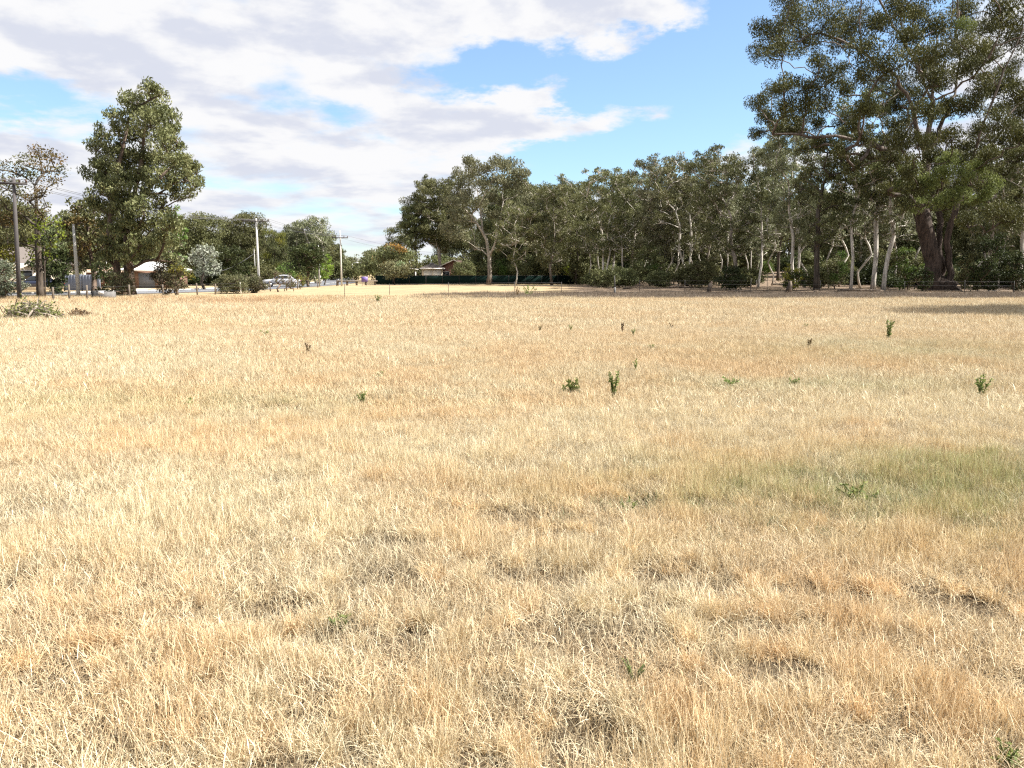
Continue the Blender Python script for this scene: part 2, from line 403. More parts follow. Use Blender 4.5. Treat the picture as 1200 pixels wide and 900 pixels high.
ROAD = catmull([(-150, 55), (-90, 54), (-52, 57), (-37, 63), (-30, 76), (-28.5, 95), (-29.5, 125), (-36, 165), (-57, 260), (-108, 500)])
def offset(path, d):
    T = np.gradient(path, axis=0); T /= np.linalg.norm(T, axis=1)[:, None]
    return path + np.stack([T[:, 1], -T[:, 0]], 1) * d
def strip(name, path, d0, d1, z, m, z1=None, sel=None):
    A, B = offset(path, d0), offset(path, d1); b = MB()
    for i in range(len(path) - 1):
        if sel is not None and not sel(i): continue
        p = [A[i], B[i], B[i + 1], A[i + 1]]
        if z1 is None: b.add([(q[0], q[1], z) for q in p], [(0, 1, 2, 3)])
        else:
            b.add([(q[0], q[1], zz) for zz in (z, z1) for q in p], [(4, 5, 6, 7), (0, 4, 7, 3), (1, 2, 6, 5), (0, 1, 5, 4), (3, 7, 6, 2)])
    o = b.build(name, m); tag(o, kind='structure'); return o
strip('road', ROAD, -3.8, 3.6, .03, M_asphalt)
strip('road_marking', ROAD, -.08, .08, .036, M_line, sel=lambda i: i % 3 != 2)
strip('kerb', ROAD, -4.1, -3.8, -.02, M_kerb, .13)
side = catmull([(-30, 108), (-20, 112), (-8, 116)], 8)   # short gravel turn-out joining the road by the barrier
strip('driveway', catmull([(-34, 70), (-38, 77), (-41, 86)], 8), -1.8, 1.8, .026, M_kerb)

# ------------------------------------------------------------------ grass
def tuft(rng, n, Rd, h0, h1, w, lean, bend, seg=3, tipw=.25, z0=0.0, head=0.0):
    """n bent blades in a disc; returns verts, quads, tint"""
    r = Rd * np.sqrt(rng.random(n)); a = rng.random(n) * 6.283
    base = np.stack([r * np.cos(a), r * np.sin(a), np.zeros(n) + z0 * rng.random(n)], 1)
    h = h0 + (h1 - h0) * rng.random(n) ** 1.3
    la = rng.random(n) * 6.283; ld = np.stack([np.cos(la), np.sin(la), 0 * la], 1)
    ln = np.abs(rng.normal(0, lean, n)); bn = np.abs(rng.normal(0, bend, n))
    wa = rng.random(n) * 3.1416; wd = np.stack([np.cos(wa), np.sin(wa), 0 * wa], 1)
    ww = w * (.6 + .8 * rng.random(n)); V = np.zeros((n, seg + 1, 2, 3))
    for i in range(seg + 1):
        t = i / seg
        th = ln + bn * t; p = base + h[:, None] * t * (np.cos(th)[:, None] * np.array([0, 0, 1]) + np.sin(th)[:, None] * ld)
        p[:, 2] = np.maximum(p[:, 2], -.02 if i == 0 else .006)
        k = (1 - (1 - tipw) * t) if head == 0 else (1.0 if t < .6 else head)
        if i == seg and head: k = .3
        V[:, i, 0] = p - wd * (ww * k * .5)[:, None]; V[:, i, 1] = p + wd * (ww * k * .5)[:, None]
    b = (np.arange(n) * (seg + 1) * 2)[:, None, None]
    f = np.array([(2 * i, 2 * i + 1, 2 * i + 3, 2 * i + 2) for i in range(seg)])[None] + b
    tint = np.repeat(rng.random(n), (seg + 1) * 2)
    return V.reshape(-1, 3), f.reshape(-1, 4), tint
def grassmat(name, transl=.2):
    m = bpy.data.materials.new(name); m.use_nodes = True; t = m.node_tree
    b = t.nodes['Principled BSDF']; out = t.nodes['Material Output']
    b.inputs['Roughness'].default_value = .55; b.inputs['Specular IOR Level'].default_value = .3
    pc = N(t, 'ShaderNodeAttribute', attribute_name='pcol'); pc.attribute_type = 'INSTANCER'
    ti = N(t, 'ShaderNodeAttribute', attribute_name='tint')
    rp = N(t, 'ShaderNodeValToRGB'); e = rp.color_ramp.elements
    while len(e) < 5: e.new(.5)
    for k, (p, c) in enumerate([(0, (.40, .335, .29)), (.25, (.88, .82, .76)), (.5, (1.03, 1.03, 1.03)), (.80, (1.16, 1.19, 1.22)), (1, (1.36, 1.48, 1.66))]):
        e[k].position = p; e[k].color = (*c, 1)
    t.links.new(ti.outputs['Fac'], rp.inputs[0])
    c = mixc(t, 1.0, pc.outputs['Color'], rp.outputs[0], 'MULTIPLY')
    t.links.new(c, b.inputs['Base Color'])
    tr = N(t, 'ShaderNodeBsdfTranslucent'); t.links.new(c, tr.inputs[0])
    mx = N(t, 'ShaderNodeMixShader'); mx.inputs[0].default_value = transl
    t.links.new(b.outputs[0], mx.inputs[1]); t.links.new(tr.outputs[0], mx.inputs[2]); t.links.new(mx.outputs[0], out.inputs[0])
    return m
M_grass = grassmat('dry grass blade')
def gn_scatter():
    ng = bpy.data.node_groups.new('grass scatter', 'GeometryNodeTree')
    ng.interface.new_socket('Geometry', in_out='INPUT', socket_type='NodeSocketGeometry')
    ng.interface.new_socket('Geometry', in_out='OUTPUT', socket_type='NodeSocketGeometry')
    gi, go = N(ng, 'NodeGroupInput'), N(ng, 'NodeGroupOutput')
    def na(n, typ):
        x = N(ng, 'GeometryNodeInputNamedAttribute', data_type=typ); x.inputs[0].default_value = n; return x.outputs[0]
    L = ng.links.new
    cmp_ = N(ng, 'FunctionNodeCompare', data_type='INT', operation='GREATER_EQUAL')
    L(na('tid', 'INT'), cmp_.inputs[2]); cmp_.inputs[3].default_value = 0
    sepg = N(ng, 'GeometryNodeSeparateGeometry', domain='POINT')
    L(gi.outputs[0], sepg.inputs[0]); L(cmp_.outputs[0], sepg.inputs[1])
    spl = N(ng, 'GeometryNodeSplitToInstances', domain='POINT')
    L(sepg.outputs[0], spl.inputs[0]); L(na('tid', 'INT'), spl.inputs['Group ID'])
    m2p = N(ng, 'GeometryNodeMeshToPoints'); L(sepg.outputs[1], m2p.inputs[0])
    iop = N(ng, 'GeometryNodeInstanceOnPoints')
    L(m2p.outputs[0], iop.inputs['Points']); L(spl.outputs[0], iop.inputs['Instance'])
    iop.inputs['Pick Instance'].default_value = True
    L(na('vid', 'INT'), iop.inputs['Instance Index'])
    e2r = N(ng, 'FunctionNodeEulerToRotation'); L(na('rot', 'FLOAT_VECTOR'), e2r.inputs[0]); L(e2r.outputs[0], iop.inputs['Rotation'])
    L(na('sc', 'FLOAT_VECTOR'), iop.inputs['Scale'])
    L(iop.outputs[0], go.inputs[0])
    return ng
NG = gn_scatter()
def scatter(name, temps, pos, vid, rot, sc, col, label, material=None):
    b = MB(); tid = []
    for k, (v, f, ti) in enumerate(temps): b.add(v, f, 0, ti); tid += [k] * len(v)
    nt_ = b.n; n = len(pos)
    b.v.append(pos); b.t.append(np.zeros(n)); b.n += n
    me = b.mesh(name, material or M_grass)
    set_attr(me, 'tid', np.concatenate([tid, -np.ones(n)]), typ='INT')
    pad = lambda a, w: np.vstack([np.zeros((nt_, w)), a])
    set_attr(me, 'vid', np.concatenate([np.zeros(nt_), vid]), typ='INT')
    set_attr(me, 'rot', pad(rot, 3), typ='FLOAT_VECTOR'); set_attr(me, 'sc', pad(sc, 3), typ='FLOAT_VECTOR')
    set_attr(me, 'pcol', pad(np.hstack([col, np.ones((n, 1))]), 4), typ='FLOAT_COLOR')
    o = bpy.data.objects.new(name, me); COL.objects.link(o)
    md = o.modifiers.new('scatter', 'NODES'); md.node_group = NG
    tag(o, label, 'grass', kind='stuff'); return o
G = np.random.default_rng(11)
def wedge(y0, y1, sp, k=.80, pad=3.0):
    ys = np.arange(y0, y1, sp); out = []
    for y in ys:
        xs = np.arange(-(k * y + pad), k * y + pad, sp); out.append(np.stack([xs, np.full(len(xs), y)], 1))
    p = np.vstack(out); return p + G.uniform(-.6, .6, p.shape) * sp
def greenness(x, y):
    g = 1.0 * np.exp(-(((x - 4.2) / 2.4) ** 2 + ((y - 6.0) / .95) ** 2) * .8)
    g = np.maximum(g, .8 * np.exp(-(((x - 5.2) / 1.3) ** 2 + ((y - 6.9) / .5) ** 2)))
    g = np.maximum(g, .22 * np.exp(-(((x + 4.8) / 3.5) ** 2 + ((y - 10) / 1.2) ** 2)))
    g = np.maximum(g, .2 * np.exp(-(((x - 9) / 5) ** 2 + ((y - 17) / 3) ** 2)))
    g = np.maximum(g, .2 * np.exp(-(((x - 5) / 3) ** 2 + ((y - 11.6) / 1.0) ** 2)))
    return np.clip(g * (.15 + 2.3 * fbm(x * 3.4, y * 3.4, 41, 4)) , 0, 1)
def gcol(x, y):
    """dry grass colour from place to place: pale straw, tan, rusty, green"""
    a = fbm(x * .35, y * .35, 21, 4)[:, None]; b = fbm(x * 1.3, y * 1.3, 29, 3)[:, None]; j = G.random((len(x), 1))
    pale, tan, rust = np.array([.60, .518, .35]), np.array([.60, .472, .29]), np.array([.58, .415, .235])
    c = pale + (tan - pale) * smooth(a + .35 * (b - .5) + .3 * (j - .5), .36, .62)
    c = c + (rust - c) * (.48 * smooth(b + .5 * (a - .5) + .35 * (j - .5), .52, .82))
    yy = smooth(y, 11, 24)[:, None]; c = c + (np.array([.60, .50, .335]) - c) * .5 * yy
    g = greenness(x, y)[:, None] * (.12 + .88 * G.random((len(x), 1)))
    c = c + (np.array([.245, .28, .105]) - c) * np.clip(g * 1.2, 0, .8)
    return c * (.88 + .24 * G.random((len(x), 1))) * (1 + .10 * (1 - smooth(y, 7, 13)))[:, None]
def rots(n, tilt=.12):
    return np.stack([G.normal(0, tilt, n), G.normal(0, tilt, n), G.random(n) * 6.283], 1)
def grow(name, temps, P, label, h=lambda x, y: np.ones_like(x), tilt=.12, color=gcol, zoff=0.0, tiltbias=None):
    x, y = P[:, 0], P[:, 1]; n = len(P); z = gz(x, y) + zoff
    hs = h(x, y) * (.75 + .5 * G.random(n)); s = .85 + .3 * G.random(n)
    r = rots(n, tilt)
    scatter(name, temps, np.stack([x, y, z], 1), G.integers(0, len(temps), n), r, np.stack([s, s, hs], 1), color(x, y), label)
# --- stubble and thatch close to the camera
T_up = [tuft(G, 62, .09, .028, .100, .0031, .30, .45) for _ in range(10)]
T_tall = [tuft(G, 20, .12, .06, .12, .0022, .34, .6, 4, head=2.0) for _ in range(6)]
T_tus = [tuft(G, 130, .045, .05, .15, .0030, .42, .55) for _ in range(8)]
T_lie = [tuft(G, 56, .12, .035, .115, .0031, 1.25, .3, 3, z0=.035) for _ in range(6)]
T_bro = [tuft(G, 9, .15, .05, .14, .0050, 1.1, .6, 4, z0=.035, tipw=.3) for _ in range(4)]
T_grn = [tuft(G, 46, .09, .025, .085, .0065, .6, .7) for _ in range(4)]
lying = lambda x, y: smooth(fbm(x * .9, y * .9, 61, 4), .53, .68)
hstub = lambda x, y: (.45 + 1.5 * smooth(fbm(x * 3.6, y * 3.6, 71, 3), .35, .7)) * (1 - .5 * lying(x, y)) * (1 - .5 * hollow(x, y))
P = wedge(1.5, 9.5, .064)
gap = smooth(fbm(P[:, 0] * 5, P[:, 1] * 5, 73, 3), .58, .72)
keep = G.random(len(P)) > .62 * lying(P[:, 0], P[:, 1]) + 1.05 * hollow(P[:, 0], P[:, 1]) + .68 * gap
grow('dry_grass_stubble', T_up, P[keep], 'dry straw coloured grass stubble covering the near paddock', hstub, .14)
P = wedge(1.5, 9.5, .068)
PT = wedge(1.5, 10.5, .21); hw_ = hollow(PT[:, 0], PT[:, 1])
keep = (G.random(len(PT)) < .12 + .55 * smooth(fbm(PT[:, 0] * 1.7, PT[:, 1] * 1.7, 77, 3), .42, .66)) & (hw_ < .45)
for hx, hy, r in HOLLOWS:                                    # standing tufts behind and beside each trodden hollow
    a_ = G.uniform(-.5, 3.6, 9); q_ = np.stack([hx + 1.5 * r * np.cos(a_), hy + .95 * r * np.sin(a_)], 1)
    PT = np.vstack([PT, q_]); keep = np.concatenate([keep, np.ones(9, bool)])
grow('grass_tussocks', T_tus, PT[keep], 'bristly straw tussocks standing out of the near stubble', lambda x, y: .7 + .5 * fbm(x * 2, y * 2, 79), .12, color=lambda x, y: gcol(x, y) * (.9 + .22 * G.random((len(x), 1))))
L = lying(P[:, 0], P[:, 1]); keep = G.random(len(P)) < (.65 + .35 * L) * (1 - .35 * hollow(P[:, 0], P[:, 1]))
lcol = lambda x, y: (gcol(x, y) * .5 + .5 * np.array([.56, .485, .34])) * (.6 + .6 * G.random((len(x), 1)))
grow('lying_thatch', T_lie, P[keep], 'flattened grey straw thatch lying between the grass tufts', tilt=.08, color=lcol)
P = wedge(1.2, 9.5, .26); keep = G.random(len(P)) < .05 + .42 * lying(P[:, 0], P[:, 1])
grow('broad_straw', T_bro, P[keep], 'bleached broad straw blades lying on the near grass', tilt=.1, color=lambda x, y: gcol(x, y) * .3 + .7 * np.array([.64, .54, .37]))
P = wedge(1.4, 12, .30); keep = G.random(len(P)) < smooth(fbm(P[:, 0] * .8, P[:, 1] * .8, 81), .45, .7)
grow('seeding_grass', T_tall, P[keep], 'taller seeding grass stalks above the stubble', tilt=.15)
P = wedge(3.5, 14, .10); keep = G.random(len(P)) < greenness(P[:, 0], P[:, 1]) * 1.2 - .12
grow('green_ground_weed', T_grn, P[keep], 'low green weed creeping through the dry grass', color=lambda x, y: np.array([.185, .205, .105]) * (.5 + 1.0 * G.random((len(x), 1))))
# --- middle of the paddock
T_mid = [tuft(G, 110, .20, .04, .14, .0044, .3, .5) for _ in range(8)]
T_midt = [tuft(G, 40, .22, .09, .20, .0036, .3, .6, 4, head=1.8) for _ in range(6)]
P = wedge(9.2, 26, .15); grow('paddock_grass', T_mid, P, 'dry pale grass across the middle of the paddock',
     lambda x, y: (.6 + .8 * fbm(x * .7, y * .7, 91)), .12)
P = wedge(9.0, 30, .42); keep = G.random(len(P)) < smooth(fbm(P[:, 0] * .3, P[:, 1] * .3, 95, 4), .38, .62)
grow('wispy_grass', T_midt, P[keep], 'pale wispy seeding grass in the middle distance', tilt=.14,
     color=lambda x, y: gcol(x, y) * .8 + .2 * np.array([.64, .56, .40]))
# --- far paddock up to the roadside and the wood
T_far = [tuft(G, 150, .5, .07, .24, .0105, .28, .5) for _ in range(8)]
P = wedge(25, 57, .36, .78, 6); keep = P[:, 1] < 56 - 5 * smooth(P[:, 0] / P[:, 1], -.1, .25) + 2.5 * (fbm(P[:, 0] * .3, P[:, 1] * .1, 131) - .5)
grow('far_paddock_grass', T_far, P[keep], 'dry cream grass on the far side of the paddock', lambda x, y: (.55 + .7 * fbm(x * .4, y * .4, 99)), .1)
# rank purple grey grass on the far edge, darkened to deepen its shade band
P = wedge(50.5, 63, .42, .70, 4); q = P[:, 0] / P[:, 1]
keep = (G.random(len(P)) < smooth(q, -.16, .0) * .9 * smooth(fbm(P[:, 0] * .25, P[:, 1] * .5, 105), .22, .5))
grow('rank_edge_grass', T_far, P[keep], 'tall grey brown grass along the far paddock edge', lambda x, y: 1.0 + .7 * fbm(x * .5, y * .5, 107), .1,
     color=lambda x, y: np.array([.20, .162, .122]) * (.6 + .8 * G.random((len(x), 1))))
P = wedge(42, 62, .7, .75, 4); q = P[:, 0] / P[:, 1]
keep = (q < -.22) & (G.random(len(P)) < .8) & (P[:, 1] < 50 + 8 * (q + .7))
grow('verge_grass', T_far, P[keep], 'rank golden verge grass beside the road', lambda x, y: 1.1 + .5 * G.random(len(x)), .1,
     color=lambda x, y: (np.array([.56, .42, .24]) + (np.array([.42, .25, .13]) - np.array([.56, .42, .24])) * smooth(fbm(x * .4, y * .4, 109), .5, .7)[:, None]) * (.8 + .4 * G.random((len(x), 1))))
# sparse litter and tussocks under the wood
P = wedge(62, 100, 1.1, .72, 2); q = P[:, 0] / P[:, 1]
keep = (q > .05) & (G.random(len(P)) < .5 * smooth(fbm(P[:, 0] * .2, P[:, 1] * .2, 111), .35, .6))
grow('woodland_tussocks', T_far, P[keep], 'thin brown tussock grass under the gum trees', lambda x, y: .5 + .5 * G.random(len(x)), .1,
     color=lambda x, y: np.array([.30, .235, .16]) * (.6 + .8 * G.random((len(x), 1))))

# ------------------------------------------------------------------ trees
def unit(a): return a / (np.linalg.norm(a, axis=-1, keepdims=True) + 1e-9)
def tree(name, label, cat, base, lobes, trunks, r0, rng, lm, bk, group=None, leaf=(.32, .12), per=330, clumps=7, parts=('trunk', 'crown'),
         droop=.75, tmean=.42, pw=.60, loc=True, spread=.42, bare=0, tipr=.035, twigs=True, second=None):
    """trunks: polylines relative to the base; lobes: rows x,y,z,r,rz relative to the base"""
    root = thing(name, label, cat, (base[0], base[1], gz1(base[0], base[1]) - .05), 0, group); r0 = r0 * .8
    pos, par = [], []
    chains = []
    for tp in trunks:
        tp = np.asarray(tp, float); L_ = np.linalg.norm(np.diff(tp, axis=0), axis=1).sum()
        tp = catmull(tp, max(2, int(L_ / (len(tp) - 1) / .9))) if len(tp) > 2 else tp
        j = rng.normal(0, r0 * .12, tp.shape); j[0] = 0; tp = tp + j
        ch = []
        for i, p in enumerate(tp):
            if i == 0 and pos and len(tp) and np.linalg.norm(p) > .9:      # a stem leaving another one
                k = int(np.argmin(np.linalg.norm(np.array(pos) - p, axis=1))); ch.append(k); continue
            pos.append(p); par.append(ch[-1] if ch else -1); ch.append(len(pos) - 1)
        chains.append(ch)
    lobes = np.asarray(lobes, float)
    zmin = max(.2, min(l[2] - l[4] for l in lobes) * .25)
    ext = [(l[0], l[1], l[2], l[3], l[4], 1) for l in lobes]
    for _ in range(bare):
        l = lobes[rng.integers(len(lobes))]; d = unit(rng.normal(0, 1, 3) * (1, 1, .6))
        ext.append((*(l[:3] + d * l[3] * 1.5), .3, .3, 0))
    topn = np.array(pos)
    order = sorted(range(len(ext)), key=lambda i: np.min(np.linalg.norm(topn - np.array(ext[i][:3]), axis=1)))
    tipn = {}
    for i in order:
        l = ext[i]; tg = np.array(l[:3]) + np.array([0, 0, -.35 * l[4]]); A = np.array(pos)
        dv = tg - A; dd = np.linalg.norm(dv, axis=1)
        cost = dd + 1.6 * np.maximum(0, A[:, 2] - tg[2] + .25 * dd) + 6 * (A[:, 2] < zmin)
        k = int(np.argmin(cost)); s = A[k]; d = dd[k]; n = max(2, int(d / .8) + 1)
        c = s + (tg - s) * .45 + np.array([0, 0, .16 * d]) + rng.normal(0, .10 * d, 3)
        ch = [k]
        for t in np.linspace(0, 1, n + 1)[1:]:
            p = (1 - t) ** 2 * s + 2 * t * (1 - t) * c + t * t * tg + rng.normal(0, .03 * d, 3) * (t < 1)
            pos.append(p); par.append(ch[-1]); ch.append(len(pos) - 1)
        chains.append(ch); tipn[i] = ch[-1]
    n = len(pos); acc_ = np.zeros(n); haschild = np.zeros(n, bool)
    for i in range(n):
        if par[i] >= 0: haschild[par[i]] = True
    for i in range(n - 1, -1, -1):
        if not haschild[i]: acc_[i] = 1.0
        if par[i] >= 0: acc_[par[i]] += acc_[i]
    rad = np.maximum(r0 * (acc_ / acc_[0]) ** pw, tipr) if len(trunks) == 1 else np.maximum(r0 * (acc_ / max(acc_)) ** pw, tipr)
    A = np.array(pos); wood = MB()
    for ch in chains:
        rr = rad[ch].copy()
        if par[ch[0]] >= 0 or ch[0] != chains[0][0]:
            if len(ch) > 1 and ch[0] in (c for q in chains if q is not ch for c in q): rr[0] = min(rr[0], rr[1] * 1.2)
        PP = A[ch].copy()
        if par[ch[0]] < 0:
            rr = rr * (1 + .4 * np.exp(-np.maximum(PP[:, 2], 0) / (1.6 * r0 + .15))); PP[0, 2] -= .2
        wood.tube(PP, rr, 8 if rr[0] > .25 else 6 if rr[0] > .09 else 4)
    fol = MB(); TA, TB = [], []
    for i, l in enumerate(lobes):
        c = l[:3]; k = clumps
        u = unit(rng.normal(0, 1, (k, 3)) + np.array([0, 0, .35]))
        cc = c + u * np.array([l[3], l[3], l[4]]) * (.45 + .5 * rng.random((k, 1)))
        TA.append(np.repeat(A[tipn[i]][None], k, 0)); TB.append(cc)
        m = max(5, int(np.clip(per / 330 * 2.3 * math.pi * l[3] ** 2 / (.5 * leaf[0] * leaf[1]), 30, 3000) / k)); ctint = np.clip(rng.normal(tmean, .17, k), .05, .95)
        g = rng.normal(0, 1, (k, m, 3)); g /= np.maximum(1, np.linalg.norm(g, axis=2, keepdims=True) / 1.7)
        C = (cc[:, None] + g * np.array([l[3], l[3], l[4] * .9]) * spread).reshape(-1, 3)
        D = unit(rng.normal(0, 1, (k * m, 3)) + np.array([0, 0, -1.6 * droop])); Q = unit(np.cross(D, rng.normal(0, 1, (k * m, 3))))
        s = (.7 + .6 * rng.random(k * m))
        fol.leaves(C, D, Q, leaf[0] * s, leaf[1] * s, 0 if second is None else (int(l[5]) if second[1] < 0 else int(rng.random() < second[1])),
                   np.clip(np.repeat(ctint, m) + rng.normal(0, .10, k * m), 0, 1))
    if twigs: wood.prisms(np.vstack(TA), np.vstack(TB), tipr * .9, tipr * .3)
    wood.build(parts[0], bk, root, True)
    fol.build(parts[1], [lm] if second is None else [lm, second[0]], root)
    return root
def egg(rng, Ht, Wd, zb, n, r=(.13, .2), flat=.8, top=.62, skew=(0, 0)):
    """lobes spread through an egg shaped crown of height Ht (to the top), width Wd, starting at zb"""
    out = []; tries = 0; hz = Ht - zb; rm = Wd * (r[0] + r[1]) / 2
    while len(out) < n and tries < 6000:
        tries += 1
        t = rng.random(); prof = math.sqrt(max(0, 1 - ((t - top) / (top if t < top else 1 - top + .06)) ** 2)) * (.75 + .35 * rng.random())
        a = rng.random() * 6.283; q = math.sqrt(.15 + .85 * rng.random()) * prof * (Wd / 2 - rm * .7)
        rr = Wd * rng.uniform(*r)
        z = zb + rr * .6 + t * (hz - rr * 1.5)
        p = np.array([q * math.cos(a) + skew[0] * t, q * math.sin(a) + skew[1] * t, z])
        if all(np.linalg.norm((p - o[:3])) > .62 * (rr + o[3]) * (1 if tries < 3000 else .7) for o in out):
            out.append(np.array([*p, rr, rr * flat]))
    for k in range(max(0, n // 6)):                          # small sprays standing out of the crown
        o = out[rng.integers(len(out))]; d = rng.normal(0, 1, 3) * (1, 1, .5) + (0, 0, .9); d /= np.linalg.norm(d)
        r2 = o[3] * rng.uniform(.4, .6); q = o[:3] + d * (o[3] * 1.15 + r2 * .6)
        if q[2] + r2 < Ht * 1.06: out.append(np.array([*q, r2, r2 * .8]))
    return np.array(out)
def stem(rng, h, lean=(0, 0), k=4, wob=.25, x0=0, y0=0):
    t = np.linspace(0, 1, k); P = np.stack([x0 + lean[0] * t ** 1.3, y0 + lean[1] * t ** 1.3, h * t], 1)
    P[1:, :2] += rng.normal(0, wob, (k - 1, 2)); return P
def pxh(py, D): return pt(600, py, D)[2]
def at(px, D): return pt(px, HOR, D)[0], D
def lob(px0, D, rows, seed, rel=None, dz=0.0, depth=.9, base=None):
    """lobes given as they read in the photo (px, py, r px) at distance D get a depth of their own"""
    g = np.random.default_rng(seed); out = []; bx, by = base if base is not None else at(px0, D)
    for row in rows:
        px, py, r = row[:3]; rr = r / F * D
        off = row[3] if len(row) > 3 else g.uniform(-1, 1) * depth * (2.2 + rr)
        p = pt(px, py, D + off); out.append([p[0] - bx, p[1] - by, p[2], rr, rr * .85, row[4] if len(row) > 4 else 0])
    return np.array(out)

# --- the tall gum on the left
D = 56.0; g = np.random.default_rng(5)
rows = [(174, 104, 11), (162, 118, 14), (182, 122, 15), (196, 138, 15), (176, 142, 17), (150, 136, 11), (131, 133, 8), (140, 150, 9), (158, 158, 15),
        (190, 162, 16), (203, 152, 9), (120, 155, 11), (114, 172, 11), (130, 176, 12), (170, 178, 14), (190, 185, 15), (207, 190, 14), (221, 192, 11),
        (231, 200, 11), (216, 208, 13), (228, 216, 8), (196, 205, 13), (112, 205, 13), (126, 200, 14), (146, 198, 15), (160, 212, 15), (178, 222, 13), (205, 226, 11),
        (118, 222, 14), (136, 226, 15), (150, 240, 15), (168, 246, 14), (190, 240, 12), (128, 246, 12), (160, 262, 14), (176, 266, 12), (144, 262, 12), (150, 185, 13), (165, 130, 12),
        (187, 258, 10), (152, 275, 10), (168, 280, 9), (143, 176, 10), (122, 262, 12), (116, 240, 11), (135, 285, 12), (180, 285, 12), (198, 262, 11), (160, 292, 10), (192, 280, 10), (140, 245, 11, -1.6), (150, 268, 11, -1.7), (136, 270, 10, -1.6), (163, 285, 11, -1.8), (140, 292, 10, -1.5), (126, 285, 9, -1.2), (178, 290, 9, -1.5), (168, 190, 12, 1), (174, 205, 12, 1.2), (134, 215, 11, -1.4), (152, 225, 11, -1.5), (150, 305, 9, -1.3), (205, 172, 10), (188, 108, 7), (115, 190, 8), (198, 214, 10)]
bx, by = at(138, D)
def rel(px, py, off=0): p = pt(px, py, D + off); return (p[0] - bx, p[1] - by, p[2])
tree('gum_tree', 'tall olive green gum standing alone beside the road on the left', 'tree', (bx, by), lob(138, D, [(r_[0], r_[1], r_[2] * 1.12, *r_[3:]) for r_ in rows + [(200, 285, 10), (208, 262, 9), (200, 303, 8), (126, 300, 9), (222, 228, 7), (120, 190, 10)]], 3, depth=.75),
     [[(0, 0, 0), rel(136, 300), rel(129, 270), rel(134, 220), rel(150, 150)], [(.7, .3, 0), rel(150, 300, .6), rel(152, 250, .6), rel(165, 190, .6), rel(172, 130, .6)],
      [rel(152, 250, .6), rel(172, 222, .9), rel(200, 195, 1)]], .42, g, LM['gum'], BK['brown'], leaf=(.25, .085), per=420, clumps=9, tmean=.58, spread=.31)
# --- thinning autumn tree behind the wooden pole
D = 52.0; bx, by = at(46, D); g = np.random.default_rng(7)
rows = [(45, 178, 9), (60, 182, 9), (30, 190, 9), (70, 198, 7), (52, 198, 9), (36, 208, 9), (20, 200, 8), (10, 215, 10), (62, 212, 7), (24, 225, 10), (8, 240, 11), (34, 232, 9),
        (50, 226, 7), (18, 255, 11), (4, 262, 10), (35, 258, 9), (-8, 220, 10), (-10, 250, 11), (50, 250, 6), (-2, 195, 8), (8, 280, 10), (28, 275, 9), (55, 240, 5), (40, 290, 7)]
tree('autumn_tree', 'sparse browning tree with dark trunk just right of the wooden pole', 'tree', (bx, by), lob(46, D, [(r_[0], r_[1], r_[2] * 1.25) for r_ in rows], 9, depth=.6),
     [[(0, 0, 0), rel(46, 320), rel(44, 270), rel(42, 215)], [rel(45, 318), rel(57, 300), rel(60, 282)]], .26, g, LM['gum'], BK['dark'],
     leaf=(.17, .085), per=170, clumps=9, droop=.2, bare=8, tipr=.022, second=(LM['autumn'], .42))
rows = [(50, 262, 8), (62, 258, 7), (64, 270, 7), (56, 275, 7), (44, 280, 7), (68, 262, 5), (52, 290, 6), (60, 285, 5)]
rows += [(36, 300, 7), (66, 285, 7), (70, 275, 5), (48, 252, 6), (58, 298, 5)]
tree('vine_growth', 'bright lime green new growth against the browning tree trunk', 'foliage', (bx + .5, by - .4), lob(0, 51.5, [(r_[0], r_[1], r_[2] * 1.3) for r_ in rows], 12, base=(bx + .5, by - .4), depth=.3),
     [[(0, 0, 0), (.1, 0, 1.8), (.2, 0, 3.4)]], .07, g, LM['lime'], BK['dark'], leaf=(.2, .13), per=120, clumps=6, droop=.2, parts=('stem', 'foliage'), second=(LM['pale'], .3))

PROTO = {}
def simple(key, seed, Ht, Wd, zb, n, r0, lm, bk, nst=1, leaf=(.36, .14), per=300, clumps=6, r=(.13, .2), top=.62, lean=0, fan=.3, tmean=.42, bare=0, flat=.8, spread=.34, droop=.75, wob=.22):
    """spec of a kind of tree, grown where asked"""
    return dict(seed=seed, Ht=Ht, Wd=Wd, zb=zb, n=n, r0=r0, lm=lm, bk=bk, nst=nst, leaf=leaf, per=per, clumps=clumps, r=r, top=top, lean=lean, fan=fan, tmean=tmean, bare=bare, flat=flat, spread=spread, droop=droop, wob=wob)
def grow_tree(name, label, cat, px, D, top_py, wpx, group=None, base=None, **k):
    """a tree whose foot stands at px on the ground D metres off, as tall and wide as it reads"""
    b = base or at(px, D); Ht = (pxh(top_py, D) - gz1(*b)); Wd = wpx / F * D
    seed = k.pop('seed', int(px * 7 + D)); g = np.random.default_rng(seed)
    zb = Ht * k.pop('zb', .3); nst = k.pop('nst', 1); lean = k.pop('lean', 0) / F * D; fan = k.pop('fan', .25) ; n = k.pop('n', 26); wob = k.pop('wob', .22)
    e = egg(g, Ht, Wd, zb, n, k.pop('r', (.13, .2)), k.pop('flat', .8), k.pop('top', .62), skew=(lean, 0))
    tr = []
    for i in range(nst):
        a = 6.283 * i / max(nst, 1) + g.random(); q = fan * Wd * .5 if nst > 1 else 0
        tr.append(stem(g, Ht * (.66 if nst == 1 else .58), (lean * .7 + q * math.cos(a), q * math.sin(a)), 5, wob,
                       .35 * math.cos(a) * (nst > 1), .35 * math.sin(a) * (nst > 1)))
    return tree(name, label, cat, b, e, tr, k.pop('r0', .25), g, k.pop('lm', LM['gum']), k.pop('bk', BK['gum']), group, **k)

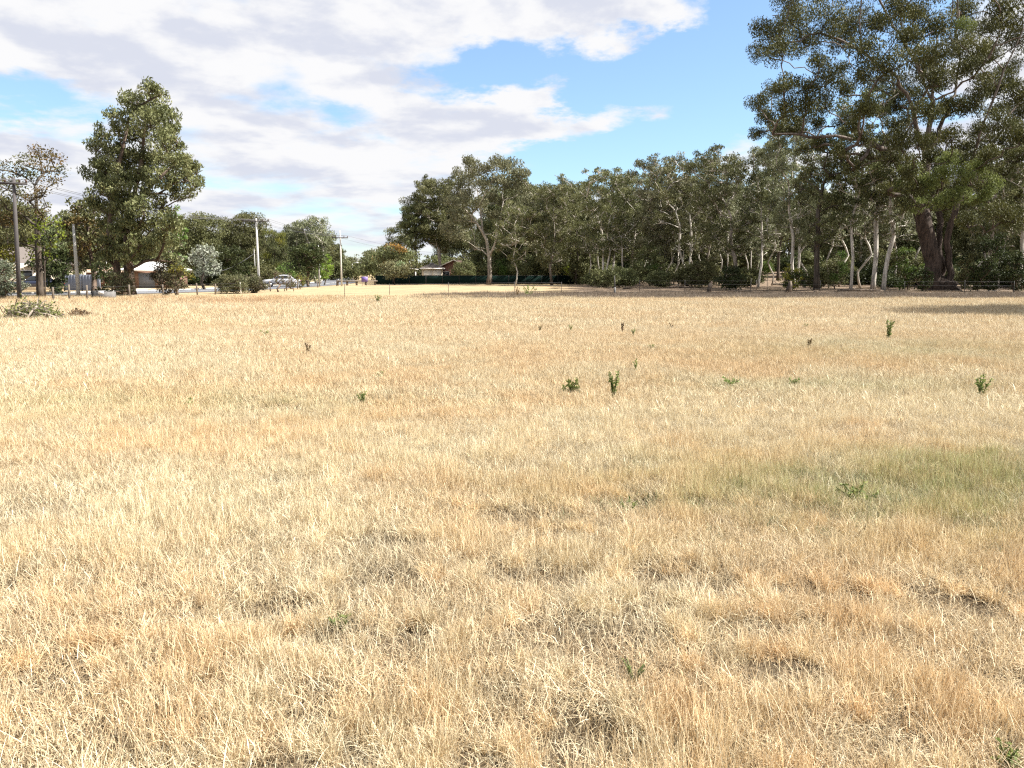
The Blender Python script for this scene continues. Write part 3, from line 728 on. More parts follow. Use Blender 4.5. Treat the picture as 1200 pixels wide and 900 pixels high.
# --- left side, from the frame edge towards the road's far end
grow_tree('shrub', 'blue green bushy shrub at the left frame edge', 'shrub', 4, 48, 300, 44, zb=.02, n=16, r0=.08, lm=LM['silver'], bk=BK['brown'], leaf=(.16, .06), per=300, parts=('stem', 'foliage'), top=.4, droop=0, tmean=.25)
grow_tree('shrub', 'olive yellow shrub leaning over the blue green one', 'shrub', 6, 51, 284, 40, zb=.3, n=16, r0=.09, lm=LM['yellowg'], bk=BK['brown'], leaf=(.18, .08), per=260, parts=('stem', 'foliage'), droop=.2)
grow_tree('dense_tree', 'dark green dense shrub tree right of the browning trunk', 'tree', 64, 64, 264, 40, zb=.0, n=40, r=(.12, .2), r0=.14, lm=LM['dark'], bk=BK['dark'], leaf=(.22, .1), per=320, top=.4, tmean=.6)
grow_tree('gum_tree', 'bronze tinged tree crowding behind the tall lone gum', 'tree', 108, 66, 225, 62, zb=.2, n=30, r0=.25, lm=LM['gum'], bk=BK['brown'], leaf=(.3, .16), per=230, second=(LM['autumn'], .3), tmean=.4)
grow_tree('gum_tree', 'mid green tree filling the gap above the slate fence', 'tree', 88, 84, 243, 60, zb=.15, n=28, r0=.25, lm=LM['gum'], bk=BK['brown'], per=260)
grow_tree('gum_tree', 'dull green tree above the cream house roof', 'tree', 12, 96, 232, 90, zb=.2, n=30, r0=.28, lm=LM['gum'], bk=BK['brown'], per=300)
grow_tree('pale_tree', 'pale green upright tree at the right flank of the lone gum', 'tree', 207, 62, 238, 34, zb=.12, n=24, r0=.12, lm=LM['pale'], bk=BK['gum'], leaf=(.2, .15), per=150, droop=.1, top=.5, second=(LM['bright'], .3), tmean=.55)
grow_tree('shrub', 'brown twiggy shrub at the foot of the pale tree', 'shrub', 194, 57, 298, 42, zb=.05, n=20, r0=.06, lm=LM['twiggy'], bk=BK['brown'], leaf=(.14, .05), per=200, parts=('stem', 'foliage'), bare=14, top=.5)
grow_tree('shrub', 'olive shrub sprawling right of the brown twiggy shrub', 'shrub', 208, 56, 306, 36, zb=.02, n=12, r0=.06, lm=LM['grey'], bk=BK['brown'], leaf=(.15, .06), per=200, parts=('stem', 'foliage'), second=(LM['yellowg'], .3), bare=6)
grow_tree('shrub', 'small dark shrub tangled around the foot of the lone gum', 'shrub', 140, 54.5, 316, 40, zb=.02, n=18, r0=.05, lm=LM['grey'], bk=BK['brown'], leaf=(.14, .05), per=110, parts=('stem', 'foliage'), bare=8)
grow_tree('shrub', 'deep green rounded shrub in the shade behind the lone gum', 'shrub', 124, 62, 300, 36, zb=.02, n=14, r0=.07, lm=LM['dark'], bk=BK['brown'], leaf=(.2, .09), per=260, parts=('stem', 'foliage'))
grow_tree('silver_tree', 'silver leaved small tree across the road from the fence posts', 'tree', 240, 82, 284, 40, zb=.2, n=22, r0=.17, lm=LM['silver'], bk=BK['dark'], leaf=(.26, .16), per=170, droop=.1, tmean=.62)
grow_tree('shrub', 'grey green rounded roadside bush, the left one of the pair', 'bush', 273, 66, 318, 44, zb=.0, n=16, r0=.05, lm=LM['grey'], bk=BK['brown'], leaf=(.16, .05), per=300, parts=('stem', 'foliage'), top=.4, droop=0, tmean=.45)
grow_tree('shrub', 'browner rounded roadside bush, the right one of the pair', 'bush', 298, 68, 320, 38, zb=.0, n=14, r0=.05, lm=LM['grey'], bk=BK['brown'], leaf=(.16, .05), per=300, parts=('stem', 'foliage'), top=.4, droop=0, tmean=.3, second=(LM['twiggy'], .35))
grow_tree('gum_tree', 'dark gum behind the silver leaved tree', 'tree', 232, 118, 246, 66, zb=.12, n=28, r0=.3, lm=LM['gum'], bk=BK['dark'], per=300)
grow_tree('gum_tree', 'flat topped gum rising left of the concrete power pole', 'tree', 284, 125, 247, 62, zb=.1, n=28, r0=.3, lm=LM['gum'], bk=BK['dark'], per=260, top=.8)
grow_tree('dense_tree', 'low dark tree behind the pair of roadside bushes', 'tree', 272, 108, 286, 50, zb=.05, n=20, r0=.2, lm=LM['dark'], bk=BK['dark'], per=280, tmean=.5)
grow_tree('weeping_tree', 'fine leaved light green tree right of the concrete power pole', 'tree', 321, 118, 264, 34, zb=.08, n=22, r0=.2, lm=LM['yellowg'], bk=BK['dark'], leaf=(.4, .06), per=280, droop=1.4, tmean=.12, second=(LM['gum'], .5))
grow_tree('gum_tree', 'rounded olive gum between the weeping tree and the tall gum', 'tree', 346, 138, 264, 52, zb=.1, n=26, r0=.3, lm=LM['dull'], bk=BK['dark'], per=280)
grow_tree('gum_tree', 'tall airy gum left of the far wooden power pole', 'tree', 372, 130, 250, 44, zb=.3, n=24, r0=.3, lm=LM['dull'], bk=BK['white'], per=230, nst=2)
grow_tree('dense_tree', 'deep green round crowned tree in the street verge', 'tree', 361, 98, 284, 46, zb=.28, n=22, r0=.2, lm=LM['dark'], bk=BK['brown'], leaf=(.28, .13), per=340, droop=.2, tmean=.62)
grow_tree('small_tree', 'bright lime tree beside the grey street pole', 'tree', 379, 112, 296, 26, zb=.1, n=14, r0=.12, lm=LM['lime'], bk=BK['dark'], leaf=(.26, .14), per=220, droop=.2, tmean=.4)
grow_tree('small_tree', 'fresh green small tree below the weeping tree', 'tree', 336, 112, 306, 26, zb=.1, n=12, r0=.1, lm=LM['bright'], bk=BK['dark'], leaf=(.28, .14), per=220, droop=.2)
grow_tree('sapling', 'spindly brown trunked sapling by the roadside fence', 'tree', 326, 72, 316, 18, zb=.4, n=6, r0=.09, lm=LM['grey'], bk=BK['brown'], leaf=(.16, .05), per=70, clumps=5, tmean=.4, bare=4)
grow_tree('sapling', 'thin grey leaved sapling right of the brown trunked one', 'tree', 338, 74, 318, 22, zb=.1, n=9, r0=.04, lm=LM['grey'], bk=BK['brown'], leaf=(.15, .05), per=90, clumps=5, tmean=.55, nst=2)
grow_tree('shrub', 'thin olive shrub overhanging the far road bend', 'shrub', 352, 84, 317, 20, zb=.1, n=8, r0=.05, lm=LM['yellowg'], bk=BK['brown'], leaf=(.18, .06), per=110, parts=('stem', 'foliage'), tmean=.15)
# far end of the street
for i, (px, D_, tp, w, lab) in enumerate([(392, 260, 296, 40, 'far grey green gum left of the far wooden power pole'), (409, 330, 300, 34, 'far dim gum closing the street end'), (420, 380, 304, 30, 'farthest low gum on the street end'),
        (430, 250, 293, 30, 'far dark gum right of the street gap'), (446, 205, 288, 34, 'bushy gum between street gap and orange tinged tree'), (440, 300, 304, 40, 'low far tree behind the purple sign'), (398, 420, 306, 44, 'hazy low tree line tree at the street end')]):
    grow_tree('gum_tree', lab, 'tree', px, D_, tp, w, zb=.05, n=20, r0=.3, lm=LM['dull'], bk=BK['gum'], leaf=(.6, .3), per=200, tmean=.35 + .05 * (i % 3))
# --- by the green fence
grow_tree('gum_tree', 'orange tinged tree at the left end of the green fence', 'tree', 462, 128, 284, 56, zb=.2, n=30, r0=.2, lm=LM['gum'], bk=BK['dark'], leaf=(.36, .2), per=230, second=(LM['orange'], .26), tmean=.45)
grow_tree('small_tree', 'grey green small tree in front of the green fence', 'tree', 463, 114, 303, 44, zb=.22, n=22, r0=.12, lm=LM['grey'], bk=BK['dark'], leaf=(.28, .13), per=200, tmean=.6, second=(LM['pale'], .2))
grow_tree('gum_tree', 'upright gum behind the orange tinged tree', 'tree', 472, 170, 257, 40, zb=.15, n=22, r0=.3, lm=LM['gum'], bk=BK['dark'], per=260)
grow_tree('gum_tree', 'broad dark gum over the cream house', 'tree', 516, 144, 207, 84, zb=.28, n=80, r=(.07, .14), r0=.4, lm=LM['gum'], bk=BK['gum'], per=300, tmean=.45, clumps=8, spread=.3, bare=6)
grow_tree('gum_tree', 'lower dark gum stepping down left of the broad dark gum', 'tree', 488, 142, 236, 46, zb=.36, n=44, r=(.09, .17), r0=.3, lm=LM['gum'], bk=BK['dark'], per=280, tmean=.4, clumps=8, spread=.3)
grow_tree('gum_tree', 'dull gum filling behind the spreading pale limbed gum', 'tree', 600, 140, 205, 100, zb=.1, n=70, r=(.06, .13), r0=.3, lm=LM['gum'], bk=BK['gum'], per=260, tmean=.35, clumps=8, spread=.3)
# the spreading pale limbed gum
D = 119.0; bx, by = at(572, D); g = np.random.default_rng(21)
rows = [(552, 196, 12), (566, 193, 12), (582, 196, 12), (598, 198, 12), (612, 206, 11), (540, 206, 10), (536, 222, 11), (556, 212, 12), (574, 212, 12), (594, 214, 12), (610, 222, 12), (620, 236, 10),
        (528, 236, 10), (545, 232, 11), (562, 238, 9), (590, 236, 10), (604, 244, 12), (618, 252, 11), (534, 254, 10), (550, 262, 10), (596, 262, 11), (612, 270, 11), (540, 276, 9), (600, 284, 10), (524, 268, 9), (582, 254, 8), (556, 290, 7), (620, 284, 9), (574, 228, 9), (546, 246, 9)]
tree('gum_tree', 'spreading gum with forked pale limbs behind the green fence', 'tree', (bx, by), lob(572, D, [(r_[0], r_[1], r_[2] * 1.18) for r_ in rows], 22, depth=1.4),
     [[(0, 0, 0), rel(574, 312), rel(572, 290), rel(566, 272), rel(550, 250), rel(538, 240)], [rel(573, 300), rel(580, 285, -1), rel(585, 262, -1), rel(590, 235, -1)], [rel(566, 272), rel(563, 245, 1.5), rel(560, 225, 1.5)]],
     .42, g, LM['dull'], BK['gum'], leaf=(.34, .13), per=330, clumps=9, tmean=.55, spread=.3)

# --- the wood on the right
for px, D_, tp, w, kw, lab in [
 (604, 111, 232, 44, dict(zb=.35, r0=.14, bk=BK['white'], n=16), 'slender pale trunked gum before the green fence'),
 (647, 113, 204, 60, dict(zb=.25, r0=.26, bk=BK['gum'], n=30), 'upright gum with grey trunk at the green fence'),
 (676, 118, 236, 46, dict(zb=.25, r0=.2, bk=BK['dark'], n=20), 'dark trunked gum at the right end of the green fence'),
 (714, 106, 192, 62, dict(zb=.34, r0=.22, bk=BK['white'], n=30, nst=3, fan=.25), 'twin white stemmed gum at the bend of the wood'),
 (742, 110, 200, 60, dict(zb=.25, r0=.25, bk=BK['gum'], n=28), 'leafy gum right of the twin white stems'),
 (774, 102, 174, 62, dict(zb=.3, r0=.27, bk=BK['gum'], n=30, lm=LM['dull'], per=200), 'tall airy gum with ragged top in the wood'),
 (803, 98, 184, 56, dict(zb=.35, r0=.18, bk=BK['white'], n=22, nst=2, lean=-8), 'pale forked gum with leaning limb in the wood'),
 (833, 104, 178, 60, dict(zb=.25, r0=.22, bk=BK['gum'], n=26, lm=LM['dull']), 'grey green gum behind the round wattle bush'),
 (862, 92, 168, 74, dict(zb=.3, r0=.30, bk=BK['gum'], n=32, lean=-26, tmean=.35), 'left leaning gum above the round wattle bush'),
 (889, 90, 164, 50, dict(zb=.35, r0=.17, bk=BK['white'], n=20, lm=LM['dull'], per=200), 'thin white gum beside the dirt track'),
 (912, 112, 150, 60, dict(zb=.35, r0=.28, bk=BK['dark'], n=26), 'dark gum standing at the far end of the track'),
 (934, 86, 130, 70, dict(zb=.4, r0=.24, bk=BK['white'], n=26, nst=2, lean=-14, lm=LM['dull'], per=190), 'white limbed gum behind the short leaning stump'),
 (958, 80, 150, 60, dict(zb=.4, r0=.38, bk=BK['dark'], n=20), 'thick dark trunk right of the dirt track'),
 (998, 78, 96, 70, dict(zb=.5, r0=.19, bk=BK['white'], n=20, per=220), 'pale thin forked gum left of the two white trunks'),
 (1024, 79, 96, 50, dict(zb=.55, r0=.30, bk=BK['white'], n=16, lean=4), 'left one of the two stout white trunks by the giant gum'),
 (1036, 77.5, 140, 46, dict(zb=.5, r0=.28, bk=BK['white'], n=16, lean=10), 'right one of the two stout white trunks by the giant gum'),
 (1194, 74, 120, 66, dict(zb=.45, r0=.24, bk=BK['white'], n=20), 'pinkish white gum trunk at the right frame edge'),
 (1158, 84, 160, 60, dict(zb=.35, r0=.26, bk=BK['gum'], n=24), 'grey gum just behind the giant gum on its right'),
 ]:
    kw = dict(dict(lm=LM['gum'], leaf=(.27, .092), per=160, bare=18, spread=.25, clumps=9, tmean=.5), **kw)
    kw['zb'] *= .62; kw['n'] = int(kw['n'] * 1.9); kw['r'] = (.08, .16); kw['r0'] *= .9; w *= 1.32
    grow_tree('gum_tree', lab, 'tree', px, D_, tp, w, group='gum trees along the edge of the wood', **kw)
slim = None
g = np.random.default_rng(55)
for px, D_, Hs in [(690, 112, 9), (700, 116, 11), (728, 104, 10), (755, 112, 10), (787, 106, 11), (797, 100, 8), (818, 110, 12), (846, 100, 11), (876, 96, 10), (905, 98, 9), (943, 92, 11), (972, 88, 10), (985, 94, 12), (1010, 90, 12), (1048, 96, 12), (1076, 100, 11), (1144, 92, 11), (1172, 88, 10)]:
    if slim is None or px in (787, 905):
        b = at(px, D_)
        slim = grow_tree('gum_sapling', 'slender pale gum stem among the front trees of the wood', 'tree', px, D_, HOR - (Hs - H) / D_ * F, 4.2 / D_ * F, group='slender pale gum stems in the wood', zb=.42, n=12, r0=.105, lm=LM['dull'], bk=BK['white'], leaf=(.34, .13), per=150, bare=9, nst=2 if px == 787 else 1, fan=.35, wob=.3, seed=300 + px); h0 = Hs
    else:
        x, y = at(px, D_); dup(slim, (x, y, gz1(x, y) - .05), g.random() * 6.28, Hs / h0)
# deeper rows: copies of a few kinds
kinds = []
for i, (Ht, w, kw) in enumerate([(17, 9, dict(bk=BK['gum'], lm=LM['gum'])), (19, 8, dict(bk=BK['white'], lm=LM['dull'], nst=2)), (15, 10, dict(bk=BK['dark'], lm=LM['gum'])), (18, 8.5, dict(bk=BK['gum'], lm=LM['dull']))]):
    D_ = 134 + 6 * i; px = 650 + 70 * i; b = at(px, D_)
    kinds.append(grow_tree('gum_tree', 'gum tree deep in the shaded wood behind the front trees', 'tree', px, D_, HOR - (Ht + gz1(*b) - H) / D_ * F, w / D_ * F, group='gum trees deep in the wood', seed=900 + i, zb=.1, n=30, r0=.22, leaf=(.5, .22), per=300, clumps=6, **kw))
g = np.random.default_rng(77)
for D_, step, p0, p1 in ((126, 34, 640, 1250), (148, 30, 585, 1260), (178, 26, 560, 1260), (225, 26, 520, 1260)):
    for px in np.arange(p0, p1, step):
        x, y = at(px + g.uniform(-9, 9), D_ + g.uniform(-7, 7))
        if 893 < px < 930 and D_ < 170: continue
        dup(kinds[g.integers(4)], (x, y, gz1(x, y) - .05), g.random() * 6.28, g.uniform(.8, 1.12) * (1 if D_ < 200 else 1.15))
for px, D_, s in ((1230, 92, 1.2), (1285, 84, 1.2), (1340, 95, 1.2), (-70, 100, .7), (-130, 90, .7)):
    x, y = at(px, D_); dup(kinds[int(px) % 4], (x, y, gz1(x, y)), px, s, label='gum standing beyond the edge of the view', group='gum trees beyond the frame')
# thick undergrowth deep in the wood and beyond the street
sk = []
for i, (w, h_, lm) in enumerate([(7, 4.2, 'gum'), (8, 3.4, 'dark'), (6, 5.0, 'gum')]):
    D_ = 138 + 8 * i; px = 700 + 90 * i; b = at(px, D_)
    sk.append(grow_tree('shrub', 'dull shrub in the thick undergrowth deep in the wood', 'shrub', px, D_, HOR - (h_ + gz1(*b) - H) / D_ * F, w / D_ * F, group='undergrowth deep in the wood', seed=940 + i, zb=.0, n=18, r0=.08, lm=LM[lm], bk=BK['brown'], leaf=(.42, .2), per=300, parts=('stem', 'foliage'), top=.4, droop=.3))
for D_, step, p0, p1 in ((96, 34, 700, 1240), (108, 30, 690, 1240), (122, 36, 690, 1250), (142, 34, 560, 1250), (170, 28, 520, 1260), (215, 24, 500, 1260), (260, 22, 480, 1270)):
    for px in np.arange(p0, p1, step):
        if 893 < px < 932 and D_ < 190: continue
        x, y = at(px + g.uniform(-10, 10), D_ + g.uniform(-8, 8))
        dup(sk[g.integers(3)], (x, y, gz1(x, y) - .05), g.random() * 6.28, g.uniform(.8, 1.25) * (.62 if D_ < 115 else 1 if D_ < 200 else 1.3))
for D_, step, p0, p1, s0 in ((135, 30, -90, 385, .52), (165, 26, -90, 395, .66), (220, 24, -60, 400, .85), (300, 18, 380, 450, .6)):
    for px in np.arange(p0, p1, step):
        x, y = at(px + g.uniform(-8, 8), D_ + g.uniform(-7, 7))
        dup(kinds[g.integers(4)], (x, y, -.05), g.random() * 6.28, s0 * g.uniform(.8, 1.15), label='tree in the dense belt behind the houses and street trees', group='trees behind the street')
for D_, step, p0, p1, s0 in ((112, 34, 215, 330, .8), (128, 26, -60, 380, 1.0), (190, 20, -60, 450, 1.2)):
    for px in np.arange(p0, p1, step):
        x, y = at(px + g.uniform(-8, 8), D_ + g.uniform(-7, 7))
        dup(sk[g.integers(3)], (x, y, -.05), g.random() * 6.28, s0 * g.uniform(.8, 1.15), label='shrub in the low thicket behind the street', group='thicket behind the street')
# undergrowth
for px, D_, tp, w, lm, lab, sec in [
 (857, 77, 310, 40, 'dark', 'round dark wattle bush at the edge of the wood', None),
 (762, 100, 282, 50, 'gum', 'leafy green shrub left of the leaning gum limb', ('bright', .2)),
 (738, 112, 300, 34, 'dark', 'dark shrub in the shade behind the white stems', None),
 (825, 90, 300, 44, 'gum', 'open olive shrub left of the round wattle bush', None),
 (930, 76, 310, 30, 'yellowg', 'yellow green clump around the short leaning stump', ('dark', .4)),
 (980, 84, 292, 36, 'gum', 'mid green shrub left of the pale forked gum', ('bright', .25)),
 (1064, 79, 288, 40, 'gum', 'upright green shrub between white trunks and giant gum', ('bright', .3)),
 (1082, 73, 312, 26, 'dark', 'low dark shrub against the left foot of the giant gum', None),
 (1146, 73.5, 308, 30, 'gum', 'leafy low shrub against the right foot of the giant gum', ('dark', .4)),
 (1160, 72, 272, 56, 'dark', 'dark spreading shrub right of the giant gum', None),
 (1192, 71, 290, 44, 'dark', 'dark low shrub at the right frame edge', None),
 (1132, 84, 296, 26, 'gum', 'small shrub peeping behind the giant trunk', None),
 (626, 132, 300, 54, 'gum', 'mixed green shrubbery behind the green fence', ('bright', .2)),
 (590, 136, 302, 44, 'gum', 'green shrub right of the spreading gum trunk', ('bright', .3)),
 (664, 126, 306, 18, 'lime', 'yellow green rounded bush over the fence end', None),
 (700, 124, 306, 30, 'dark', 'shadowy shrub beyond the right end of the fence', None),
 (545, 126, 304, 36, 'gum', 'olive shrub left of the spreading gum trunk', None),
 (895, 128, 304, 26, 'bright', 'sunlit green bush far along the dirt track', None),
 ]:
    grow_tree('shrub', lab, 'shrub', px, D_, tp, w, zb=.02, n=15, r0=.07, lm=LM[lm], bk=BK['brown'], leaf=(.24, .09), per=280, parts=('stem', 'foliage'), top=.45, droop=.3, tmean=.4, second=None if sec is None else (LM[sec[0]], sec[1]))

# --- the giant red gum
D = 75.0; bx, by = at(1108, D); g = np.random.default_rng(31)
rows = []
env = [(905, 40, 18), (930, 22, 17), (890, 62, 12), (918, 60, 14), (945, 48, 16), (965, 25, 18), (985, 45, 16), (1005, 20, 18), (960, 72, 11), (1035, 30, 17), (1060, 48, 16), (1010, 60, 15),
       (1045, 75, 16), (1070, 20, 15), (1090, 60, 16), (1125, 15, 18), (1150, 35, 17), (1175, 20, 16), (1195, 45, 15), (1120, 50, 14), (1160, 62, 13), (1140, 85, 14), (1185, 80, 13), (1100, 95, 15),
       (905, 105, 13), (890, 122, 12), (925, 100, 12), (945, 105, 12), (968, 95, 13), (985, 105, 14), (900, 140, 12), (885, 155, 9), (920, 128, 13), (945, 128, 13), (968, 122, 13), (915, 152, 11), (935, 150, 12), (958, 146, 11), (985, 140, 11),
       (1000, 150, 10), (1030, 100, 14), (1060, 100, 15), (1085, 130, 14), (1065, 140, 13), (1110, 130, 14), (1095, 165, 13), (1130, 120, 12), (1160, 110, 12), (1195, 110, 12), (1115, 160, 11),
       (1085, 188, 13), (1065, 196, 12), (1105, 195, 13), (1130, 190, 14), (1155, 186, 12), (1090, 215, 13), (1070, 218, 11), (1110, 222, 13), (1135, 215, 13), (1160, 212, 13), (1180, 200, 12), (1195, 185, 12), (1120, 240, 12), (1150, 240, 11), (1095, 240, 10), (1075, 235, 9),
       (930, -5, 17), (965, -12, 18), (1000, -18, 20), (1040, -15, 20), (1080, -20, 22), (1120, -30, 22), (1160, -20, 22), (1200, -15, 22), (1225, 20, 20), (1230, 60, 18), (1225, 100, 18), (1020, -50, 22), (1070, -60, 24), (1130, -65, 24), (1180, -55, 22), (1225, 150, 14), (1215, 200, 13),
       (960, 168, 9), (985, 175, 9), (1000, 195, 9), (970, 192, 9), (1020, 182, 9), (1035, 205, 9), (940, 175, 8), (1050, 120, 13), (1075, 115, 12), (1020, 120, 11), (1140, 125, 12), (1170, 130, 12), (1185, 150, 12), (1195, 165, 12), (1150, 160, 12), (1120, 180, 12), (1045, 150, 11), (1055, 165, 11), (1075, 168, 12), (1180, 225, 13), (1195, 230, 13), (1170, 250, 12), (1190, 255, 12), (1110, 250, 10), (1060, 240, 9), (1050, 222, 10), (1040, 222, 9), (1100, 75, 13), (1080, 80, 13), (1140, 60, 13), (1105, 30, 14), (1055, 8, 14), (985, 80, 11), (1010, 90, 11), (1135, 262, 10), (1150, 100, 15), (1175, 95, 15), (1195, 130, 15), (1165, 145, 14), (1190, 175, 14), (1140, 175, 13), (1030, 130, 12), (1045, 185, 11), (1010, 165, 11), (1010, 130, 9), (1170, 165, 9), (1145, 150, 9)]
lo = np.vstack([lob(1108, D, [(e[0], e[1], e[2] * 1.12) for e in env], 33, depth=3.9),
  lob(1108, D, [(1066, 198, 11, -6, 1), (1084, 216, 12, -8, 1), (1104, 206, 11, -9, 1), (1124, 228, 12, -8, 1), (1146, 198, 12, -7, 1), (1162, 216, 11, -8, 1), (1098, 236, 10, -8, 1), (1058, 218, 9, -6, 1), (1130, 204, 10, -9, 1), (1148, 232, 10, -7, 1),
    (1076, 240, 9, -6, 1), (1112, 186, 10, -8, 1), (1095, 100, 11, 3, 1), (1150, 70, 11, 2, 1), (1130, 30, 12, 1, 1)], 34)])
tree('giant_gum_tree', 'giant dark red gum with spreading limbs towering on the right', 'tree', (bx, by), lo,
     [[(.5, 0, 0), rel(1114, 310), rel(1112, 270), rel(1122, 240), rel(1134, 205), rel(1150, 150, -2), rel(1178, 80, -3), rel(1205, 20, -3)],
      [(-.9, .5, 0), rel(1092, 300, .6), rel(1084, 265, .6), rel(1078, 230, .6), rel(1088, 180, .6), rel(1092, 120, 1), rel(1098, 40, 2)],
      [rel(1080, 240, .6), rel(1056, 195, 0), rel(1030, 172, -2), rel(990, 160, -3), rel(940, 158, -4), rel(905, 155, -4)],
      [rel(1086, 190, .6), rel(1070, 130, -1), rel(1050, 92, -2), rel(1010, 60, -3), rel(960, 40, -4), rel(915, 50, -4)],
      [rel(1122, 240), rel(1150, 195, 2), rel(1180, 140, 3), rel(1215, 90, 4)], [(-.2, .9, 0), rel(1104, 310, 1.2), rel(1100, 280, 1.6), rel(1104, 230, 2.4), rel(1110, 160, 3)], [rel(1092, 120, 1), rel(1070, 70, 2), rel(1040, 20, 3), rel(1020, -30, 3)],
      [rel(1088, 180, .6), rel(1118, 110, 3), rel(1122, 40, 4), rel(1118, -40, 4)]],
     1.15, g, LM['redgum_shaded'], BK['red'], leaf=(.22, .07), per=430, clumps=11, tmean=.44, droop=1.0, bare=16, tipr=.03, spread=.36, pw=.66, second=(LM['epi_lit'], -1))
# tree outside the frame whose shade falls into the paddock's right edge
grow_tree('gum_tree', 'gum out of view whose shade crosses the right paddock edge', 'tree', 1560, 36, 30, 300, zb=.3, n=34, r0=.35, leaf=(.32, .14), per=330, base=(29.5, 33))

# ------------------------------------------------------------------ poles and cables
def power_pole(label, px, D_, top_py, arm_dpx, material, armdy=.6, rz=0.0, r=.15, lean=0, second=False):
    x, y = at(px, D_); Ht = pxh(top_py, D_)
    t = thing('power_pole', label, 'power pole', (x, y, 0), 0)
    b = MB(); b.tube([(0, 0, -.2), (lean * .5, 0, Ht * .5), (lean, 0, Ht)], [r, r * .85, r * .65], 10); b.build('pole', material, t, True)
    tips = []
    for k, dz in enumerate([armdy] + ([armdy + 1.0] if second else [])):
        w = arm_dpx / F * D_; c = math.cos(rz); s_ = math.sin(rz); z = Ht - dz; b = MB()
        P_ = [(lean - w * c, -w * s_ - .16, z), (lean + w * c, w * s_ - .16, z)]
        b.tube(P_, .07, 4); b.build('crossarm', M_poleWood, t)
        for f in (-.95, -.5, .5, .95):
            b = MB(); q = np.array([lean + f * w * c, f * w * s_ - .16, z + .05]); b.tube([q, q + (0, 0, .1), q + (0, 0, .2)], [.03, .06, .035], 6); b.build('insulator', M_ins, t)
            if k == 0: tips.append(q + (x, y, .2))
    return t, tips
p1, t1 = power_pole('dark weathered wooden power pole at the left edge', 20, 47, 208, 15, M_poleWood, .35, .25, .135, .28)
p2, t2 = power_pole('pale concrete power pole rising behind the roadside bushes', 303, 92, 256, 15, M_paleconc, .3, .15, .145)
p3, t3 = power_pole('far wooden power pole with one crossarm at the street end', 400, 104, 270, 9, M_paleconc, .95, .1, .12)
def plain_pole(label, px, D_, top_py, r, material, lean=0, lamp=False, cat='pole'):
    x, y = at(px, D_); Ht = pxh(top_py, D_)
    t = thing('street_lamp' if lamp else 'pole', label, cat, (x, y, 0))
    b = MB(); b.tube([(0, 0, -.1), (lean * .5, 0, Ht * .5), (lean, 0, Ht)], [r, r * .9, r * .6], 8); b.build('pole', material, t, True)
    b = MB(); b.tube([(lean, 0, Ht - .02), (lean, 0, Ht + .06)], [r * .75, r * .5], 8); b.build('cap', M_gal, t)
    if lamp:
        b = MB(); b.tube([(lean, 0, Ht), (lean + .5, 0, Ht + .25), (lean + 1.1, 0, Ht + .3)], r * .4, 6); b.build('arm', M_gal, t)
        b = MB(); b.tube([(lean + .9, 0, Ht + .3), (lean + 1.2, 0, Ht + .28), (lean + 1.5, 0, Ht + .26)], [.08, .16, .06], 8); b.build('lamp_head', M_white, t, True)
    return t
plain_pole('pale concrete pole standing before the slate fence', 90, 55, 264, .125, M_paleconc, .02)
plain_pole('short thin grey pole beside the concrete power pole', 299, 112, 292, .09, M_concrete)
plain_pole('slim grey street pole before the bright lime tree', 374, 100, 288, .10, M_gal)
plain_pole('slim white street lamp standing far down the street', 413, 190, 309, .13, M_white, 0, True, 'street lamp')
plain_pole('thin far pole left of the slim street lamp', 405, 230, 300, .1, M_concrete)
plain_pole('thin far pole right of the slim street lamp', 420, 240, 302, .1, M_concrete)
def cable(label, a, b_, sag, group='power cables', r=.011):
    t = np.linspace(0, 1, 25)[:, None]; P_ = np.asarray(a) * (1 - t) + np.asarray(b_) * t; P_[:, 2] -= 4 * sag * (t[:, 0] * (1 - t[:, 0]))
    m = MB(); m.tube(P_ - P_[0], r, 4); o = m.build('power_cable', M_wire); o.location = P_[0]; tag(o, label, 'cable', group)
for k in (0, 1, 2, 3):
    cable('power cable strung between the left wooden pole and concrete pole', t1[k], t2[k], .8)
    cable('power cable strung between the concrete pole and far wooden pole', t2[k], t3[k], .35)
    cable('power cable leaving the left wooden pole out of view', t1[k], t1[k] + np.array([-40, -18, 0]), .8)
    if k in (0, 3): cable('power cable running from far wooden pole toward the wood', t3[k], t3[k] + np.array([14 + k, 55, -1.2]), .9)
a = pt(299, 296, 112); cable('service cable sloping down from the short thin pole', a + (0, 0, 0), pt(258, 318, 104), .3, r=.025)

# ------------------------------------------------------------------ fences
def wire_fence(label, posts, h, material, r, wires, cat='fence', special=()):
    P0 = np.array([*at(*posts[0]), 0]); t = thing('wire_fence', label, cat, P0)
    pp = [np.array([*at(px, D_), 0]) - P0 for px, D_ in posts]
    for i, p in enumerate(pp):
        g_ = random.Random(i * 7 + len(posts)); b = MB()
        hh = h * g_.uniform(.88, 1.1); ln = g_.uniform(-.05, .05)
        b.tube([p + (0, 0, -.2), p + (ln * .5, 0, hh * .55), p + (ln, 0, hh)], [r, r * .95, r * .85], 6)
        o = b.build('post', M_whitePost if i in special else material, t)
        if i in special: o['label'] = 'white painted post'
    for z in wires:
        b = MB(); b.tube([p + (0, -r, z) for p in pp], .004, 4); b.build('wire', M_wire, t)
wire_fence('roadside wire fence on short grey timber posts', [(60, 46), (79, 47), (100, 48.5), (150, 52), (190, 55), (230, 60.5), (251, 63), (281, 65.5), (316, 74), (335, 77), (348, 86), (372, 94), (394, 104)], .95, M_postWood, .065, (.3, .6, .85), special=(7,))
wire_fence('thin steel picket fence crossing the far paddock edge', [(403, 52), (456, 57), (525, 62), (603, 66), (658, 68)], .95, M_steel, .022, (.35, .65, .9))
